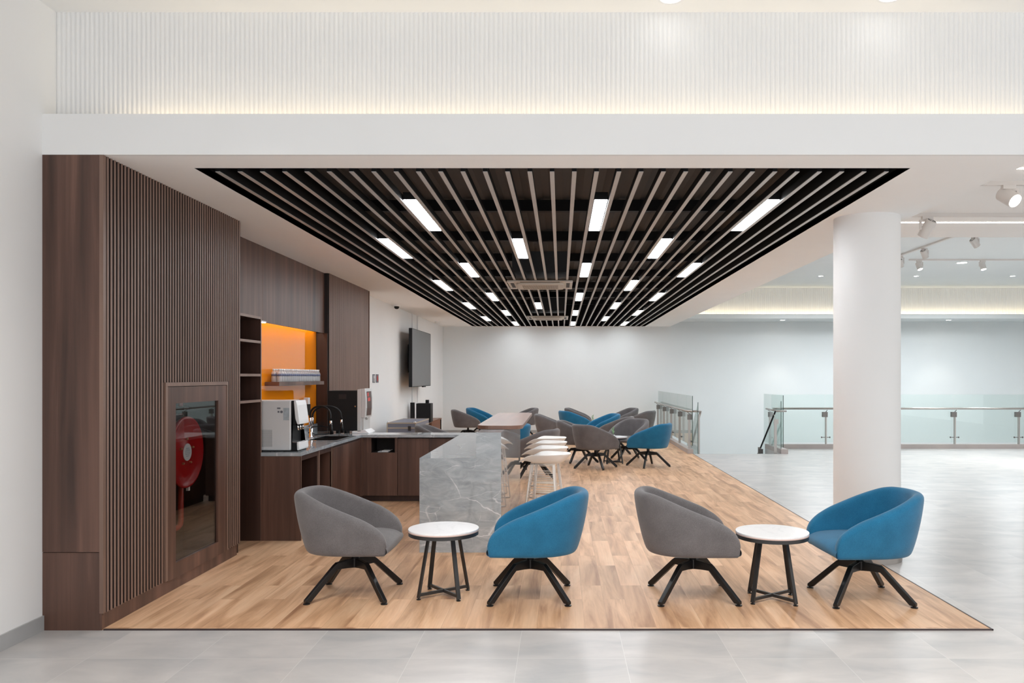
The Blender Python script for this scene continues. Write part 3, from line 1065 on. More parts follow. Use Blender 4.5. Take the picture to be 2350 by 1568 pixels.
for k in range(-15, 16):
    x = X0S + PITCH * k
    i = k + 15
    if i < 15:
        lab = 'long grey-faced black ceiling slat, %s from the left side of the recess' % ORD[i]
    elif i == 15:
        lab = 'long grey-faced black ceiling slat exactly midway across the recess'
    else:
        lab = 'long grey-faced black ceiling slat, %s from the right side of the recess' % ORD[30 - i]
    s = empty('ceiling_slat', (x, SY_A, ZC), 0, lab, 'ceiling slat', 'black ceiling slats')
    bd, fc = MB(), MB()
    for a, b in slat_runs(x):
        bd.box(-.015, .015, a - SY_A, b - SY_A, .005, .055)
        fc.box(-.0155, .0155, a - SY_A, b - SY_A, .0, .0048)
    bd.build('body', M['black'], s)
    fc.build('face_strip', M['slat_face'], s)

LROWS = [(6.27, 7.57, (-8, 2, 11)), (8.03, 9.36, (-12, -3, 7)), (9.78, 11.1, (-8, 2, 11)), (11.52, 12.85, (-12, 7)), (13.27, 14.6, (-8, 2, 11)),
         (15.02, 16.35, (-12, -3, 7)), (16.8, 18.1, (-8, 2, 11)), (18.52, 19.85, (-12, 7)), (20.3, 21.6, (-8, 2, 11))]
lp = empty('linear_lamp', (0, 0, 0), 0, 'x', 'ceiling lamp', 'linear lamps between the ceiling slats')
MB().box(-.054, .054, -.655, .655, .012, .07).build('housing', M['black'], lp)
MB().box(-.050, .050, -.65, .65, .004, .0118).build('diffuser', M['lamp'], lp)
proto_tree(lp)
first = True
for r, (a, b, cols) in enumerate(LROWS):
    for j, k in enumerate(cols):
        side = ('left', 'middle', 'right')[j] if len(cols) == 3 else ('left', 'right')[j]
        lab = 'lit linear lamp, %s one of the %s lamp row from the front' % (side, ORD[r])
        p = (X0S + PITCH * (k + .5), (a + b) / 2, ZC)
        if first:
            lp.location = p
            lp['label'] = lab
            first = False
        else:
            copy_thing(lp, p, 0, lab)

for (a, b), lab in zip(CAS, ('larger-looking nearer ceiling cassette air conditioner between the slats', 'farther ceiling cassette air conditioner near the back wall')):
    wx = CASX1 - CASX0
    t = empty('air_conditioner', ((CASX0 + CASX1) / 2, (a + b) / 2, ZC), 0, lab, 'air conditioner', 'ceiling cassettes')
    dy = (b - a) / 2
    MB().box(-wx / 2, wx / 2, -dy, dy, -.022, -.002).build('panel', M['ac_grey'], t, bevel=.008)
    MB().prism(rounded_rect(-wx * .36, wx * .36, -dy * .72, dy * .72, .06), .03, lambda p, q, s: (p, q, -.036 + s)).build('centre_grille', M['ac_grey'], t, bevel=.006)
    g = MB()
    for k in range(34):
        x = -wx * .27 + k * wx * .54 / 33
        g.box(x - .004, x + .004, -dy * .5, dy * .5, -.0535, -.051)
    g.build('grille_bars', M['ac_dark'], t)
    for (cx, cy, lx, ly) in ((0, -dy * .86, wx * .30, .025), (0, dy * .86, wx * .30, .025), (-wx * .43, 0, .025, dy * .6), (wx * .43, 0, .025, dy * .6)):
        MB().box(cx - lx, cx + lx, cy - ly, cy + ly, -.0245, -.0221).build('louver', M['black'], t)
    for sx in (-1, 1):
        for sy in (-1, 1):
            MB().box(sx * wx * .5 - .10 * (sx > 0), sx * wx * .5 + .10 * (sx < 0), sy * dy - .10 * (sy > 0), sy * dy + .10 * (sy < 0), -.027, -.0225).build('corner_cap', M['plastic_light'], t)
    MB().box(-wx * .42, wx * .42, -dy * .85, dy * .85, .13, .42).build('casing', M['dark_duct'], t)

# ------------------------------------------------------------------ lounge chairs
def lerp(a, b, t):
    return a + (b - a) * t


def interp(x, xs, ys):
    if x <= xs[0]:
        return ys[0]
    for i in range(len(xs) - 1):
        if x <= xs[i + 1]:
            return lerp(ys[i], ys[i + 1], (x - xs[i]) / (xs[i + 1] - xs[i]))
    return ys[-1]


HXs = [-.44, -.36, -.30, -.22, -.095, .03, .12, .21, .265, .295, .31]
HZs = [.765, .762, .75, .722, .676, .628, .592, .540, .490, .425, .345]
ZB = .328


def plan(t, h):
    """t in [-1,1] round the U from one arm tip to the other, h 0 bottom 1 top"""
    tb = .58
    a = lerp(.335, .43, h)
    bb = lerp(.295, .355, h)
    lf = lerp(.285, .315, h)
    s = 1 if t >= 0 else -1
    u = abs(t)
    if u < tb:
        th = u / tb * PI / 2
        ex = 0.86
        x = -a * (math.cos(th) ** ex)
        y = bb * (math.sin(th) ** ex)
    else:
        k = (u - tb) / (1 - tb)
        x = lf * k
        y = bb * (1 - .05 * k * k)
    return x, s * y


def shell_mesh(mat):
    mb = MB()
    rows = []
    NT_ = 44
    for i in range(NT_ + 1):
        t = -1 + 2 * i / NT_
        # finer spacing near the tips
        t = math.copysign(1 - (1 - abs(t)) ** 1.15, t) if False else t
        # top height on this station: the top curve's x decides it (two fixed-point steps)
        H = .6
        for _ in range(12):
            h = (H - ZB) / (.765 - ZB)
            x, y = plan(t, h)
            H = .5 * H + .5 * interp(x, HXs, HZs)
        e = 1e-3

        def nrm(hh):
            x0, y0 = plan(max(-1, t - e), hh)
            x1, y1 = plan(min(1, t + e), hh)
            n = Vector((y1 - y0, -(x1 - x0), 0))
            n.normalize()
            p = Vector(plan(t, hh) + (0,))
            if n.dot(Vector((-p.x - 0.0, -p.y, 0))) < 0 and abs(t) < .6:
                n = -n
            if abs(t) >= .6 and n.y * p.y > 0:
                n = -n
            return p, n
        wall = .080 * min(1.0, .55 + (H - ZB) / .25 * .45)
        r = min(wall / 2, (H - ZB) * .48)
        sec = []
        p, nn = nrm(0)
        sec.append(p + nn * .12 + Vector((0, 0, ZB + .004)))
        sec.append(p + nn * .035 + Vector((0, 0, ZB + .001)))
        sec.append(p + nn * .008 + Vector((0, 0, ZB)))
        for q in (0.05, .3, .6, .85, 1.0):
            z = lerp(ZB + .01, H - r, q)
            p, nn = nrm((z - ZB) / (.765 - ZB))
            bul = .012 * math.sin(PI * min(1, (z - ZB) / .40))
            sec.append(p - nn * bul + Vector((0, 0, z)))
        p, nn = nrm((H - r - ZB) / (.765 - ZB))
        ctr = sec[-1] + nn * r
        for q in range(1, 6):
            a = PI * q / 6
            sec.append(ctr - nn * r * math.cos(a) + Vector((0, 0, r * math.sin(a))))
        base = ctr + nn * r
        zi = min(.40, ZB + (H - ZB) * .25)
        for q in (0.0, .35, .7, 1.0):
            z = lerp(H - r, zi, q)
            p2, n2 = nrm((z - ZB) / (.765 - ZB))
            sec.append(p2 + n2 * (2 * r + .01 * q - .012 * math.sin(PI * min(1, (z - ZB) / .40)) * 1) + Vector((0, 0, z - p2.z)))
        rows.append([tuple(s) for s in sec])
    mb.grid(rows)
    n = len(rows[0])
    o = len(mb.v) - len(rows) * n
    for i in (0, len(rows) - 1):
        mb.f.append([o + i * n + k for k in range(n)])
        mb.mi.append(0)
    return mb.mesh('shell', mat, True)


def cushion_mesh(mat):
    prof = [(-.30, .400), (-.28, .425), (-.15, .437), (0, .442), (.12, .440), (.20, .434), (.25, .420), (.280, .400), (.292, .382), (.292, .362), (.282, .348), (.24, .342), (-.1, .342)]
    mb = MB()
    rows = []
    N = 10
    for (x, z) in prof:
        if x < 0:
            wdt = .27 * math.sqrt(max(0.02, 1 - (x / -.335) ** 2)) if x < -.05 else .27
        else:
            wdt = lerp(.27, .290, x / .3)
        row = []
        for k in range(N + 1):
            u = -1 + 2 * k / N
            cr = .012 * (1 - u * u) if z > .38 else 0
            row.append((x + (.012 * (1 - u * u) if x > .24 else 0), wdt * u, z + cr - .006))
        rows.append(row)
    mb.grid(rows)
    return mb.mesh('seat', mat, True)


def leg_mb(ang):
    mb = MB()
    ca, sa = math.cos(ang), math.sin(ang)
    st = [(.015, .262, .194, .034), (.075, .258, .200, .036), (.150, .250, .203, .036), (.172, .234, .184, .036), (.26, .153, .100, .034), (.350, .070, .0135, .031), (.392, .031, .0125, .030)]
    rows = []
    for (r, zt, zb, wd) in st:
        ring = []
        for (dy, z) in ((-wd / 2, zb), (wd / 2, zb), (wd / 2, zt), (-wd / 2, zt)):
            ring.append((r * ca - dy * sa, r * sa + dy * ca, z))
        rows.append(ring)
    mb.grid(rows, True)
    mb.add(rows[0], [(0, 1, 2, 3)])
    mb.add(rows[-1], [(3, 2, 1, 0)])
    return mb


SHELL = {c: shell_mesh(M['fab_' + c]) for c in ('grey', 'blue')}
SEAT = {c: cushion_mesh(M['fab_' + c]) for c in ('grey', 'blue')}
LEG_OFF = 0.0


def obj_from(me, name, parent, sub=0):
    o = bpy.data.objects.new(name, me)
    COL.objects.link(o)
    o.parent = parent
    if sub:
        s = o.modifiers.new('sub', 'SUBSURF')
        s.levels = s.render_levels = sub
    return o


LEGS = []
for k in range(4):
    a = PI / 4 + k * PI / 2
    LEGS.append((leg_mb(a).mesh('leg', M['black_metal']), MB().lathe([(.024, 0), (.024, .006), (.012, .008), (.012, .014)], 14, (.378 * math.cos(a), .378 * math.sin(a), 0)).mesh('foot_pad', M['black_metal'])))
COLUMN = MB().lathe([(.03, .20), (.03, .262), (.026, .27), (.026, .322), (.07, .323), (.07, .327)], 16).mesh('swivel_column', M['black_metal'])


def chair(x, y, deg, base_deg, colour, label, group=None, z=.006):
    t = empty('swivel_chair', (x, y, z), 0, label, 'chair', group)
    for nm, me, sub in (('shell', SHELL[colour], 1), ('seat', SEAT[colour], 1)):
        o = obj_from(me, nm, t, sub)
        o.rotation_euler = (0, 0, math.radians(deg))
    o = obj_from(COLUMN, 'swivel_column', t)
    for me, pm in LEGS:
        o = obj_from(me, 'leg', t)
        o.rotation_euler = (0, 0, math.radians(base_deg))
        b = o.modifiers.new('bevel', 'BEVEL')
        b.width = .004
        b.segments = 2
        p = obj_from(pm, 'foot_pad', o)
    return t


G1 = 'swivel chairs along the walkway'
G2 = 'swivel chairs at the back of the lounge'
chair(-1.487, 5.77, 0, 0, 'grey', 'grey swivel tub chair in front of the walnut counter, nearest the hose cabinet', G1)
chair(-.218, 5.73, 180, 0, 'blue', 'blue swivel tub chair in front of the white bar stools', G1)
chair(.948, 5.73, -1, 1, 'grey', 'light grey swivel tub chair in the open middle of the oak floor front', G1)
chair(2.13, 5.68, 183, 1, 'blue', 'blue swivel tub chair in front of the round column', G1)

BACK = [
    (.60, 13.72, 38, -28, 'grey', 'grey tub chair seen from behind, nearest of the rear group right of the stools'),
    (1.53, 13.97, 152, 28, 'blue', 'blue tub chair at the right end of the rear group, by the tile edge'),
    (1.28, 15.05, 232, 10, 'grey', 'light grey tub chair facing us across the small table with the rear group'),
    (.33, 14.70, -5, 20, 'grey', 'bluish grey tub chair facing right, just beyond the bar stools'),
    (-.16, 17.2, 2, 10, 'grey', 'brownish grey tub chair facing right, just past the wooden bar top end'),
    (.36, 19.0, 25, 30, 'blue', 'blue tub chair turned away, left of the two blue ones in the rear middle'),
    (.88, 17.35, 197, 10, 'blue', 'blue tub chair showing its inside, right of the two blue ones in the rear middle'),
    (.51, 20.6, -4, 15, 'grey', 'dark grey tub chair against the back wall behind the turned blue chair'),
    (1.58, 20.5, 200, 15, 'grey', 'dark grey tub chair against the back wall, showing its inside, toward the glass railing'),
    (1.86, 19.1, 152, 25, 'grey', 'grey tub chair turned away, nearest the left glass railing'),
    (1.08, 16.3, 158, 12, 'grey', 'brown-grey tub chair turned away, half hidden behind the light grey chair'),
    (-.43, 12.45, 157, 12, 'grey', 'dark grey tub chair turned away, directly behind the farthest bar stool'),
    (-.93, 13.6, 190, 20, 'blue', 'blue tub chair mostly hidden behind the wooden bar top'),
    (-.99, 20.5, 197, 20, 'grey', 'dark grey tub chair at the back wall above the far end of the bar top'),
    (-2.28, 19.6, 12, 20, 'grey', 'grey tub chair facing right, near the wooden media cabinet by the left wall'),
    (-2.03, 20.6, -12, 30, 'blue', 'blue tub chair at the back wall, left of the bar top'),
    (-2.03, 13.4, -6, 20, 'grey', 'grey tub chair whose back alone shows over the rear worktop'),
]
for bck in BACK:
    chair(*bck, group=G2)

# ------------------------------------------------------------------ small round tables
def table(x, y, deg, label, group):
    t = empty('side_table', (x, y, .006), math.radians(deg), label, 'table', group)
    top = MB().lathe([(0, .484), (.2505, .484), (.2525, .482), (.2525, .473), (0, .473)], 72)
    top.build('tabletop', M['marble_white'], t, auto=.6)
    MB().lathe([(.2518, .4728), (.2518, .4645), (0, .4645)], 72).build('edge_band', M['edge_pink'], t, auto=.6)
    MB().lathe([(.250, .4643), (.250, .438), (.238, .436), (0, .436)], 72).build('rim', M['grey_metal'], t, auto=.6)
    for sx in (-1, 1):
        for sy in (-1, 1):
            p = Vector((sx * .145, sy * .143, .012))
            q = Vector((sx * .086, sy * .086, .440))
            d = Vector((sx, sy, 0)).normalized()
            lg = MB().bar(p, q, .030, .012, d).build('leg', M['grey_metal'], t)
            MB().lathe([(.016, 0), (.016, .006), (.007, .007), (.007, .014)], 12, (sx * .143, sy * .141, 0)).build('foot_pad', M['black_metal'], lg)
    for s in (-1, 1):
        MB().bar((-.143, -s * .141, .032), (.143, s * .141, .032), .016, .020).build('cross_bar', M['grey_metal'], t)
    return t


def make_white_marble():
    t = NT('white_marble')
    v = t.coords()
    wv = t.noise(v, 2.0, 4, 0.55, 1.2)
    c = t.ramp(wv, [(0.47, (.86, .86, .87, 1)), (0.495, (.81, .812, .825, 1)), (0.515, (.86, .86, .87, 1))])
    t.base(c)
    t.set(Roughness=0.25)
    return t.m


M['marble_white'] = make_white_marble()
M['edge_pink'] = flat('table_edge', srgb(214, 186, 176), 0.5)
G3 = 'small round side tables'
table(-.843, 5.74, -6.4, 'white marble side table between the left grey and blue chairs', G3)
table(1.490, 5.625, -9, 'white marble side table between the light grey chair and the blue chair by the column', G3)
table(.95, 14.45, 8, 'round side table among the nearest chairs of the rear group', G3)
table(.95, 19.0, 20, 'round side table hidden among the blue chairs in the rear middle', G3)


def plant(x, y, label):
    t = empty('potted_sprig', (x, y, .490), 0, label, 'plant', 'small table plants')
    MB().lathe([(.022, 0), (.028, .03), (.025, .03), (.023, .026), (0, .026)], 16).build('pot', M['plastic_white'], t, smooth=True)
    mb = MB()
    for k in range(16):
        a = k * 2.4
        r = .02 + .03 * ((k * 7) % 5) / 5
        z = .09 + .12 * ((k * 3) % 8) / 8
        mb.tube([(0, 0, .045), (r * .6 * math.cos(a), r * .6 * math.sin(a), z - .02)], .0016, 5)
        cx, cy = r * math.cos(a), r * math.sin(a)
        d = Vector((math.cos(a), math.sin(a), .6)).normalized() * .026
        s = Vector((-math.sin(a), math.cos(a), 0)) * .010
        c0 = Vector((cx * .6, cy * .6, z - .02))
        mb.add([c0, c0 + d * .5 + s, c0 + d, c0 + d * .5 - s], [(0, 1, 2, 3)])
    mb.build('foliage', M['plant'], t)


plant(.95, 14.45, 'tiny green plant on the nearer table of the rear group')
plant(.76, 18.92, 'tiny green plant on the farther table, between the two blue chairs')

# ------------------------------------------------------------------ bar stools
def stool_proto():
    t = empty('bar_stool', (0, 0, 0), 0, 'x', 'stool', 'white bar stools at the bar')
    # shell faces +X; back edge at -X; a shallow bowl whose rim droops at the front lip
    NU, NV = 18, 16
    top, bot = [], []
    for j in range(NV + 1):
        v = j / NV                      # 0 front lip, 1 back rim
        x = lerp(.225, -.225, v)
        half = .238 * (1 - max(0, (v - .30) / .70) ** 2.6 * .38) * (1 - max(0, (.18 - v) / .18) ** 2 * .12)
        ru, rd = [], []
        for i in range(NU + 1):
            u = -1 + 2 * i / NU
            zr = .780 - .080 * max(0, (.36 - v) / .36) ** 1.7
            rise = max(0.0, min(1.0, (v - .70) / .30)) ** 1.6
            dish = .060 * (1 - abs(u) ** 2.2) * min(1, v / .35) * (1 - rise)
            xo = x - .05 * (1 - abs(u) ** 2.2) * max(0, (v - .5) / .5) ** 2
            ru.append((xo, half * u, zr - dish))
            edge = max(abs(u) ** 5, rise ** 2.2, max(0, (.30 - v) / .30) ** 0.9)
            rd.append((xo * .985 + .003, half * u * (.985 - .10 * (1 - edge)), lerp(.672, zr - .012, min(1, edge))))
        top.append(ru)
        bot.append(rd)
    mb = MB()
    mb.grid(top)
    mb.grid(bot)
    n = NU + 1
    ob = (NV + 1) * n
    edge = [i for i in range(n)] + [j * n + n - 1 for j in range(1, NV + 1)] + [NV * n + i for i in range(n - 2, -1, -1)] + [j * n for j in range(NV - 1, 0, -1)]
    for a, b in zip(edge, edge[1:] + edge[:1]):
        mb.f.append([a, b, ob + b, ob + a])
        mb.mi.append(0)
    mb.build('seat', M['stool_white'], t, smooth=True, sub=1)
    for sx in (-1, 1):
        for sy in (-1, 1):
            MB().tube([(sx * .115, sy * .12, .665), (sx * .185, sy * .185, .0125)], .0075, 10).build('leg', M['stool_metal'], t, smooth=True)
    MB().tube([(-.12, -.125, .672), (.12, -.125, .672), (.12, .125, .672), (-.12, .125, .672), (-.12, -.125, .672)], .008, 8).build('seat_frame', M['stool_metal'], t, smooth=True)
    for sy in (1,):
        for k in range(5):
            z = .22 + k * .068
            f = (.665 - z) / (.665 - .0125)
            hx, hy = lerp(.115, .185, f), lerp(.12, .185, f)
            MB().tube([(-hx, sy * hy, z), (hx, sy * hy, z)], .0032, 6).build('rung', M['stool_metal'], t, smooth=True)
    fr = MB()
    for z in (.15,):
        f = (.665 - z) / (.665 - .0125)
        hx, hy = lerp(.115, .185, f), lerp(.12, .185, f)
        fr.tube([(-hx, -hy, z), (hx, -hy, z), (hx, hy, z), (-hx, hy, z), (-hx, -hy, z)], .006, 8)
    fr.build('footrest', M['stool_metal'], t, smooth=True)
    for sy in (-1, 1):
        MB().tube([(-.185, sy * .185, .0105), (.185, sy * .185, .0105)], .0095, 8).build('runner', M['stool_metal'], t, smooth=True)
    return proto_tree(t)


st = stool_proto()
names = ['nearest white bar stool, first in the row along the marble bar', 'second white bar stool in the row along the marble bar',
         'third white bar stool in the row along the marble bar', 'farthest white bar stool, last in the row along the bar']
for i, (x, y) in enumerate(((-.165, 8.30), (-.185, 9.02), (-.19, 9.74), (-.195, 10.46))):
    if i == 0:
        st.location = (x, y, .006)
        st.rotation_euler = (0, 0, math.radians(180 - 14))
        st['label'] = names[0]
    else:
        copy_thing(st, (x, y, .006), math.radians(180 - 10), names[i])

# ------------------------------------------------------------------ back left corner: TV, case, media cabinet
TXs, TYA, TYB, TZ0, TZ1 = -3.0, 16.1, 18.4, 1.362, 2.558
t = empty('television', (TXs, (TYA + TYB) / 2, (TZ0 + TZ1) / 2), 0, 'large black flat television hung on the white left wall', 'television')
hy, hz = (TYB - TYA) / 2, (TZ1 - TZ0) / 2
MB().box(-.07, -.004, -hy, hy, -hz, hz).build('housing', M['black'], t, bevel=.006)
MB().box(-.0038, .0, -hy + .012, hy - .012, -hz + .014, hz - .012).build('screen', M['screen'], t)
MB().box(XL - TXs + .03, -.071, -.35, .35, -.3, .3).build('wall_bracket', M['black'], t)
MB().box(-.06, -.02, .3, .6, -hz - .02, -hz - .001).build('sensor_bar', M['black'], t)
for (y, nm) in ((17.5, 'nearer'), (18.15, 'farther')):
    tag(MB().box(XL, XL + .025, y - .04, y + .04, .62, ZC - .001).build('cable_trunking', M['plastic_white'], bevel=.002), 'white vertical cable trunking on the left wall, the %s of the two behind the television' % nm, 'cable trunking', 'wall trunking')

t = empty('flight_case', (-2.80, 14.7, .006), 0, 'grey flight case with metal edges behind the rear worktop', 'case')
MB().box(-.25, .25, -.7, .7, .0, .66).build('body', M['case_grey'], t)
MB().box(-.25, .25, -.7, .7, .672, .755).build('lid', M['case_grey'], t)
e = MB()
for z in (.655, .74):
    e.box(-.255, .255, -.705, -.69, z, z + .022).box(.24, .255, -.705, .705, z, z + .022).box(-.255, -.24, -.705, .705, z, z + .022).box(-.255, .255, .69, .705, z, z + .022)
for sx in (-1, 1):
    e.box(sx * .2475 - .0085, sx * .2475 + .0085, -.7055, -.688, 0, .76)
e.build('edging', M['case_edge'], t)
for sx in (-1, 1):
    MB().lathe([(.0, .028), (.02, .022), (.028, 0)], 12, (sx * .235, -.69, .755)).build('corner_ball', M['chrome'], t, smooth=True)
MB().box(.12, .17, -.715, -.706, .62, .70).build('latch', M['chrome'], t)

t = empty('media_cabinet', (-3.06, 17.55, .006), 0, 'low brown media cabinet along the left wall below the television', 'cabinet')
MB().box(-.19, .22, -1.5, 1.45, .555, .585).build('top', M['media_wood'], t)
MB().box(-.19, .20, -1.45, -1.42, 0, .555).build('side', M['media_wood'], t)
MB().box(-.19, .215, 1.40, 1.45, 0, .555).build('side', M['black'], t)
MB().box(-.19, -.17, -1.42, 1.4, 0, .555).build('back', M['black'], t)
MB().box(-.17, .2, -1.42, 1.4, 0, .08).build('plinth', M['media_wood'], t)
MB().box(.18, .20, .1, 1.38, .09, .55).build('door', M['media_wood'], t)
MB().box(-.17, .2, -.02, .0, .08, .555).build('divider', M['media_wood'], t)
MB().box(-.17, .18, -1.42, -.02, .30, .32).build('shelf', M['media_wood'], t)
t = empty('subwoofer', (-2.93, 17.15, .591), 0, 'square black loudspeaker cabinet on the media cabinet', 'speaker')
MB().box(-.155, .155, -.15, .15, .012, .41).build('casing', M['black'], t, bevel=.006)
for sx in (-.12, .12):
    for sy in (-.11, .11):
        MB().box(sx - .02, sx + .02, sy - .02, sy + .02, 0, .012).build('foot', M['black_metal'], t)
tag(MB().box(-2.90, -2.83, 17.08, 17.15, 1.003, 1.075).build('satellite_speaker', M['black'], bevel=.004), 'tiny black cube speaker on top of the square loudspeaker', 'speaker')
tag(MB().box(-3.21, -3.13, 17.0, 17.1, .592, 1.02).build('tower_speaker', M['black'], bevel=.004), 'slim upright black speaker on the media cabinet beside the square loudspeaker', 'speaker')

for (y, kind) in ((13.93, 'white'), (14.19, 'red')):
    t = empty('wall_sign', (XL, y, 1.542), 0, 'small dark grey wall sign with a %s symbol, %s' % (kind, 'beside the slatted panel edge' if kind == 'white' else 'the farther of the pair'), 'sign', 'wall signs')
    MB().box(0, .008, -.085, .085, -.075, .075).build('plate', M['sign_grey'], t)
    sy = MB()
    if kind == 'white':
        sy.lathe([(.0, .0095), (.035, .0095), (.035, .0085)], 18, (0, 0, .025), (1, 0, 0))
        sy.box(.0085, .0095, -.02, .02, -.06, .0)
    else:
        sy.lathe([(.03, .0085), (.05, .0085), (.05, .0095), (.03, .0095), (.03, .0085)], 18, (0, 0, .0), (1, 0, 0))
        sy.box(.0085, .0095, -.012, .012, -.06, .06)
    sy.build('symbol', M['label_white'] if kind == 'white' else M['sign_red'], t)

t = empty('security_camera', (-3.17, 15.4, ZC), 0, 'small black and white dome camera under the ceiling by the left wall', 'camera')
MB().lathe([(.07, -.0), (.07, -.02), (.06, -.028), (.04, -.028)], 20).build('base', M['plastic_white'], t, smooth=True)
MB().lathe([(.045, -.029), (.05, -.04), (.04, -.065), (.02, -.078), (0, -.08)], 20).build('dome', M['black'], t, smooth=True)
t = tag(MB().lathe([(.06, 0), (.06, -.022), (.045, -.035), (0, -.036)], 20, (-3.1, 20.0, ZC)).build('smoke_detector', M['plastic_white'], smooth=True), 'white smoke detector under the ceiling near the back left corner', 'smoke detector')

# ------------------------------------------------------------------ railings
def post(parent, x, y, base=0.095, top=.80, along='y'):
    """twin flat-bar stainless post with a clamp block, lower pin and handrail bracket"""
    wx, wy = (.012, .045) if along == 'x' else (.045, .012)
    p = MB()
    if along == 'y':
        p.box(x - .024, x + .024, y - .011, y + .011, base, top)
    else:
        p.box(x - .012, x + .012, y - .03, y + .03, base, top)
    po = p.build('post', M['steel'], parent)
    cl = MB()
    if along == 'y':
        cl.box(x - .036, x + .05, y - .055, y + .03, top - .11, top)
        cl.tube([(x + .02, y, top), (x - .045, y, .845)], .007, 8)
        cl.tube([(x + .03, y - .08, .24), (x + .03, y + .08, .24)], .008, 8)
        cl.lathe([(.016, -.006), (.016, .006)], 12, (x + .03, y - .08, .24), (0, 1, 0))
        cl.lathe([(.016, -.006), (.016, .006)], 12, (x + .03, y + .08, .24), (0, 1, 0))
    else:
        cl.box(x - .075, x + .03, y - .036, y + .04, top - .11, top)
        cl.tube([(x, y, top), (x + .02, y - .04, .845)], .007, 8)
        cl.tube([(x - .09, y + .01, .245), (x + .09, y + .01, .245)], .007, 8)
        for s in (-.09, .09):
            cl.lathe([(.018, -.008), (.018, .008)], 12, (x + s, y + .01, .245), (1, 0, 0))
    cl.build('clamp', M['steel_dark'], po)
    return po


def pane(parent, x0, x1, y0, y1, z0, z1):
    return MB().box(x0, x1, y0, y1, z0, z1).build('glass_panel', M['pane'], parent)


# left railing beside the stairs (built in world space, root at its near foot)
t = empty('glass_railing', (0, 0, 0), 0, 'short glass and steel railing at the end of the oak floor', 'railing')
PYs = [16.42, 17.75, 19.10, 20.45, 21.75]
for y in PYs:
    post(t, 2.645, y)
ysn = [16.30] + [(a + b) / 2 for a, b in zip(PYs[:-1], PYs[1:])] + [22.05]
for a, b in zip(ysn[:-1], ysn[1:]):
    pane(t, 2.686, 2.698, a + .008, b - .008, .16, 1.18)
hr = MB().tube([(2.60, 22.0, .865), (2.60, 16.55, .865), (2.68, 16.32, .865), (2.86, 16.30, .865)], .021, 12)
hr.build('handrail', M['steel'], t, smooth=True)
sr = MB().tube([(2.86, 16.30, .865), (2.86, 18.6, -.76)], .021, 12)
sr.build('stair_handrail', M['steel'], t, smooth=True)
MB().box(2.686, 2.698, 16.296, 16.302, .16, 1.18).build('glass_edge', M['pane_edge'], t)
gp = MB().prism([(16.28, -.30), (16.28, 1.02), (18.8, -.70), (18.8, -1.9)], .012, lambda a, z, s: (2.80 + s, a, z)).build('stair_glass', M['pane'], t)
MB().box(2.794, 2.806, 16.272, 16.28, -.1, 1.05).build('glass_edge', M['pane_edge'], t)
MB().box(2.81, 2.85, 16.34, 16.362, -.2, .80).build('stair_post', M['steel'], t)

# right railing: short return along the stairs, long run along the void
t = empty('glass_railing', (4.5, 17.4, 0), 0, 'long glass and steel railing along the void on the far right, behind the column', 'railing')
t.location = (0, 0, 0)
RXs = [5.80, 7.20, 8.62, 10.02, 11.44, 12.85]
for x in RXs:
    post(t, x, 17.45, along='x')
xs = [4.60] + [(a + b) / 2 + .02 for a, b in zip(RXs[:-1], RXs[1:])]
xs = [4.62, 5.80, 7.20, 8.62, 10.02, 11.44, 12.85, 13.9]
for a, b in zip(xs[:-1], xs[1:]):
    pane(t, a + .006, b - .006, 17.505, 17.517, .13, 1.18)
MB().tube([(4.62, 17.40, .877), (13.9, 17.40, .877)], .021, 12).build('handrail', M['steel'], t, smooth=True)
pane(t, 4.555, 4.567, 16.36, 17.9, .12, 1.19)
MB().box(4.555, 4.567, 16.350, 16.358, .12, 1.19).build('glass_edge', M['pane_edge'], t)
post(t, 4.585, 17.48)
MB().tube([(4.47, 17.35, .875), (4.43, 16.33, .868), (4.62, 16.33, .868)], .019, 12).build('return_rail', M['steel'], t, smooth=True)

t = empty('stair_railing', (4.40, 16.35, 0), 0, 'steel stair handrail with green glass descending on the right of the stair opening', 'railing')
MB().tube([(0.0, 0, .862), (0.0, 2.6, -.97)], .018, 12).build('handrail', M['black_metal'], t, smooth=True)
MB().prism([(0, -.10), (0, 1.07), (2.6, -.76), (2.6, -2.0)], .012, lambda a, z, s: (.115 + s, a, z)).build('glass_panel', M['pane'], t)
MB().box(.109, .121, -.006, .0, -.02, 1.07).build('glass_edge', M['pane_edge'], t)
pq = MB().box(-.025, .03, .0, .022, -.3, .70).build('post', M['steel'], t)
MB().box(-.03, .06, -.012, .03, .60, .70).tube([(0, .01, .70), (-.02, .05, .80)], .006, 8).build('clamp', M['steel'], pq)
pq = MB().box(-.06, .0, 1.2, 1.222, -1.2, .02).build('post', M['steel'], t)
MB().box(-.05, .05, 1.19, 1.23, -.12, -.02).build('clamp', M['steel_dark'], pq)

# a few steps of the stair going down
sp = MB()
for k in range(18):
    sp.box(2.82, 4.40, 16.24 + k * .27, 16.24 + (k + 1) * .27 + .02, -.19 * (k + 1) - .19, -.19 * (k + 1))
struct('stairs_floor', sp, M['tile'])

# ------------------------------------------------------------------ track lights on the right
def rail(x0, x1, y0, y1, z, label):
    return tag(MB().box(x0, x1, y0, y1, z - .03, z).build('light_track', M['spot_body']), label, 'light track', 'white light tracks')


rail(XE + .03, XR, 6.16, 6.20, 3.09, 'white light track on the right soffit, nearest to the front bulkhead')
rail(XE + .03, XR, 7.37, 7.41, 3.09, 'white light track on the right soffit, beside the thin bright light line')
rail(6.45, 6.50, 10.5, 15.4, ZA, 'white light track running away from us on the high ceiling beyond the column')
rail(6.9, XR, 15.78, 15.82, ZA, 'white light track across the high ceiling carrying two lit spotlights')
rail(6.6, XR, 13.08, 13.12, ZA, 'white light track across the high ceiling just behind the soffit edge')


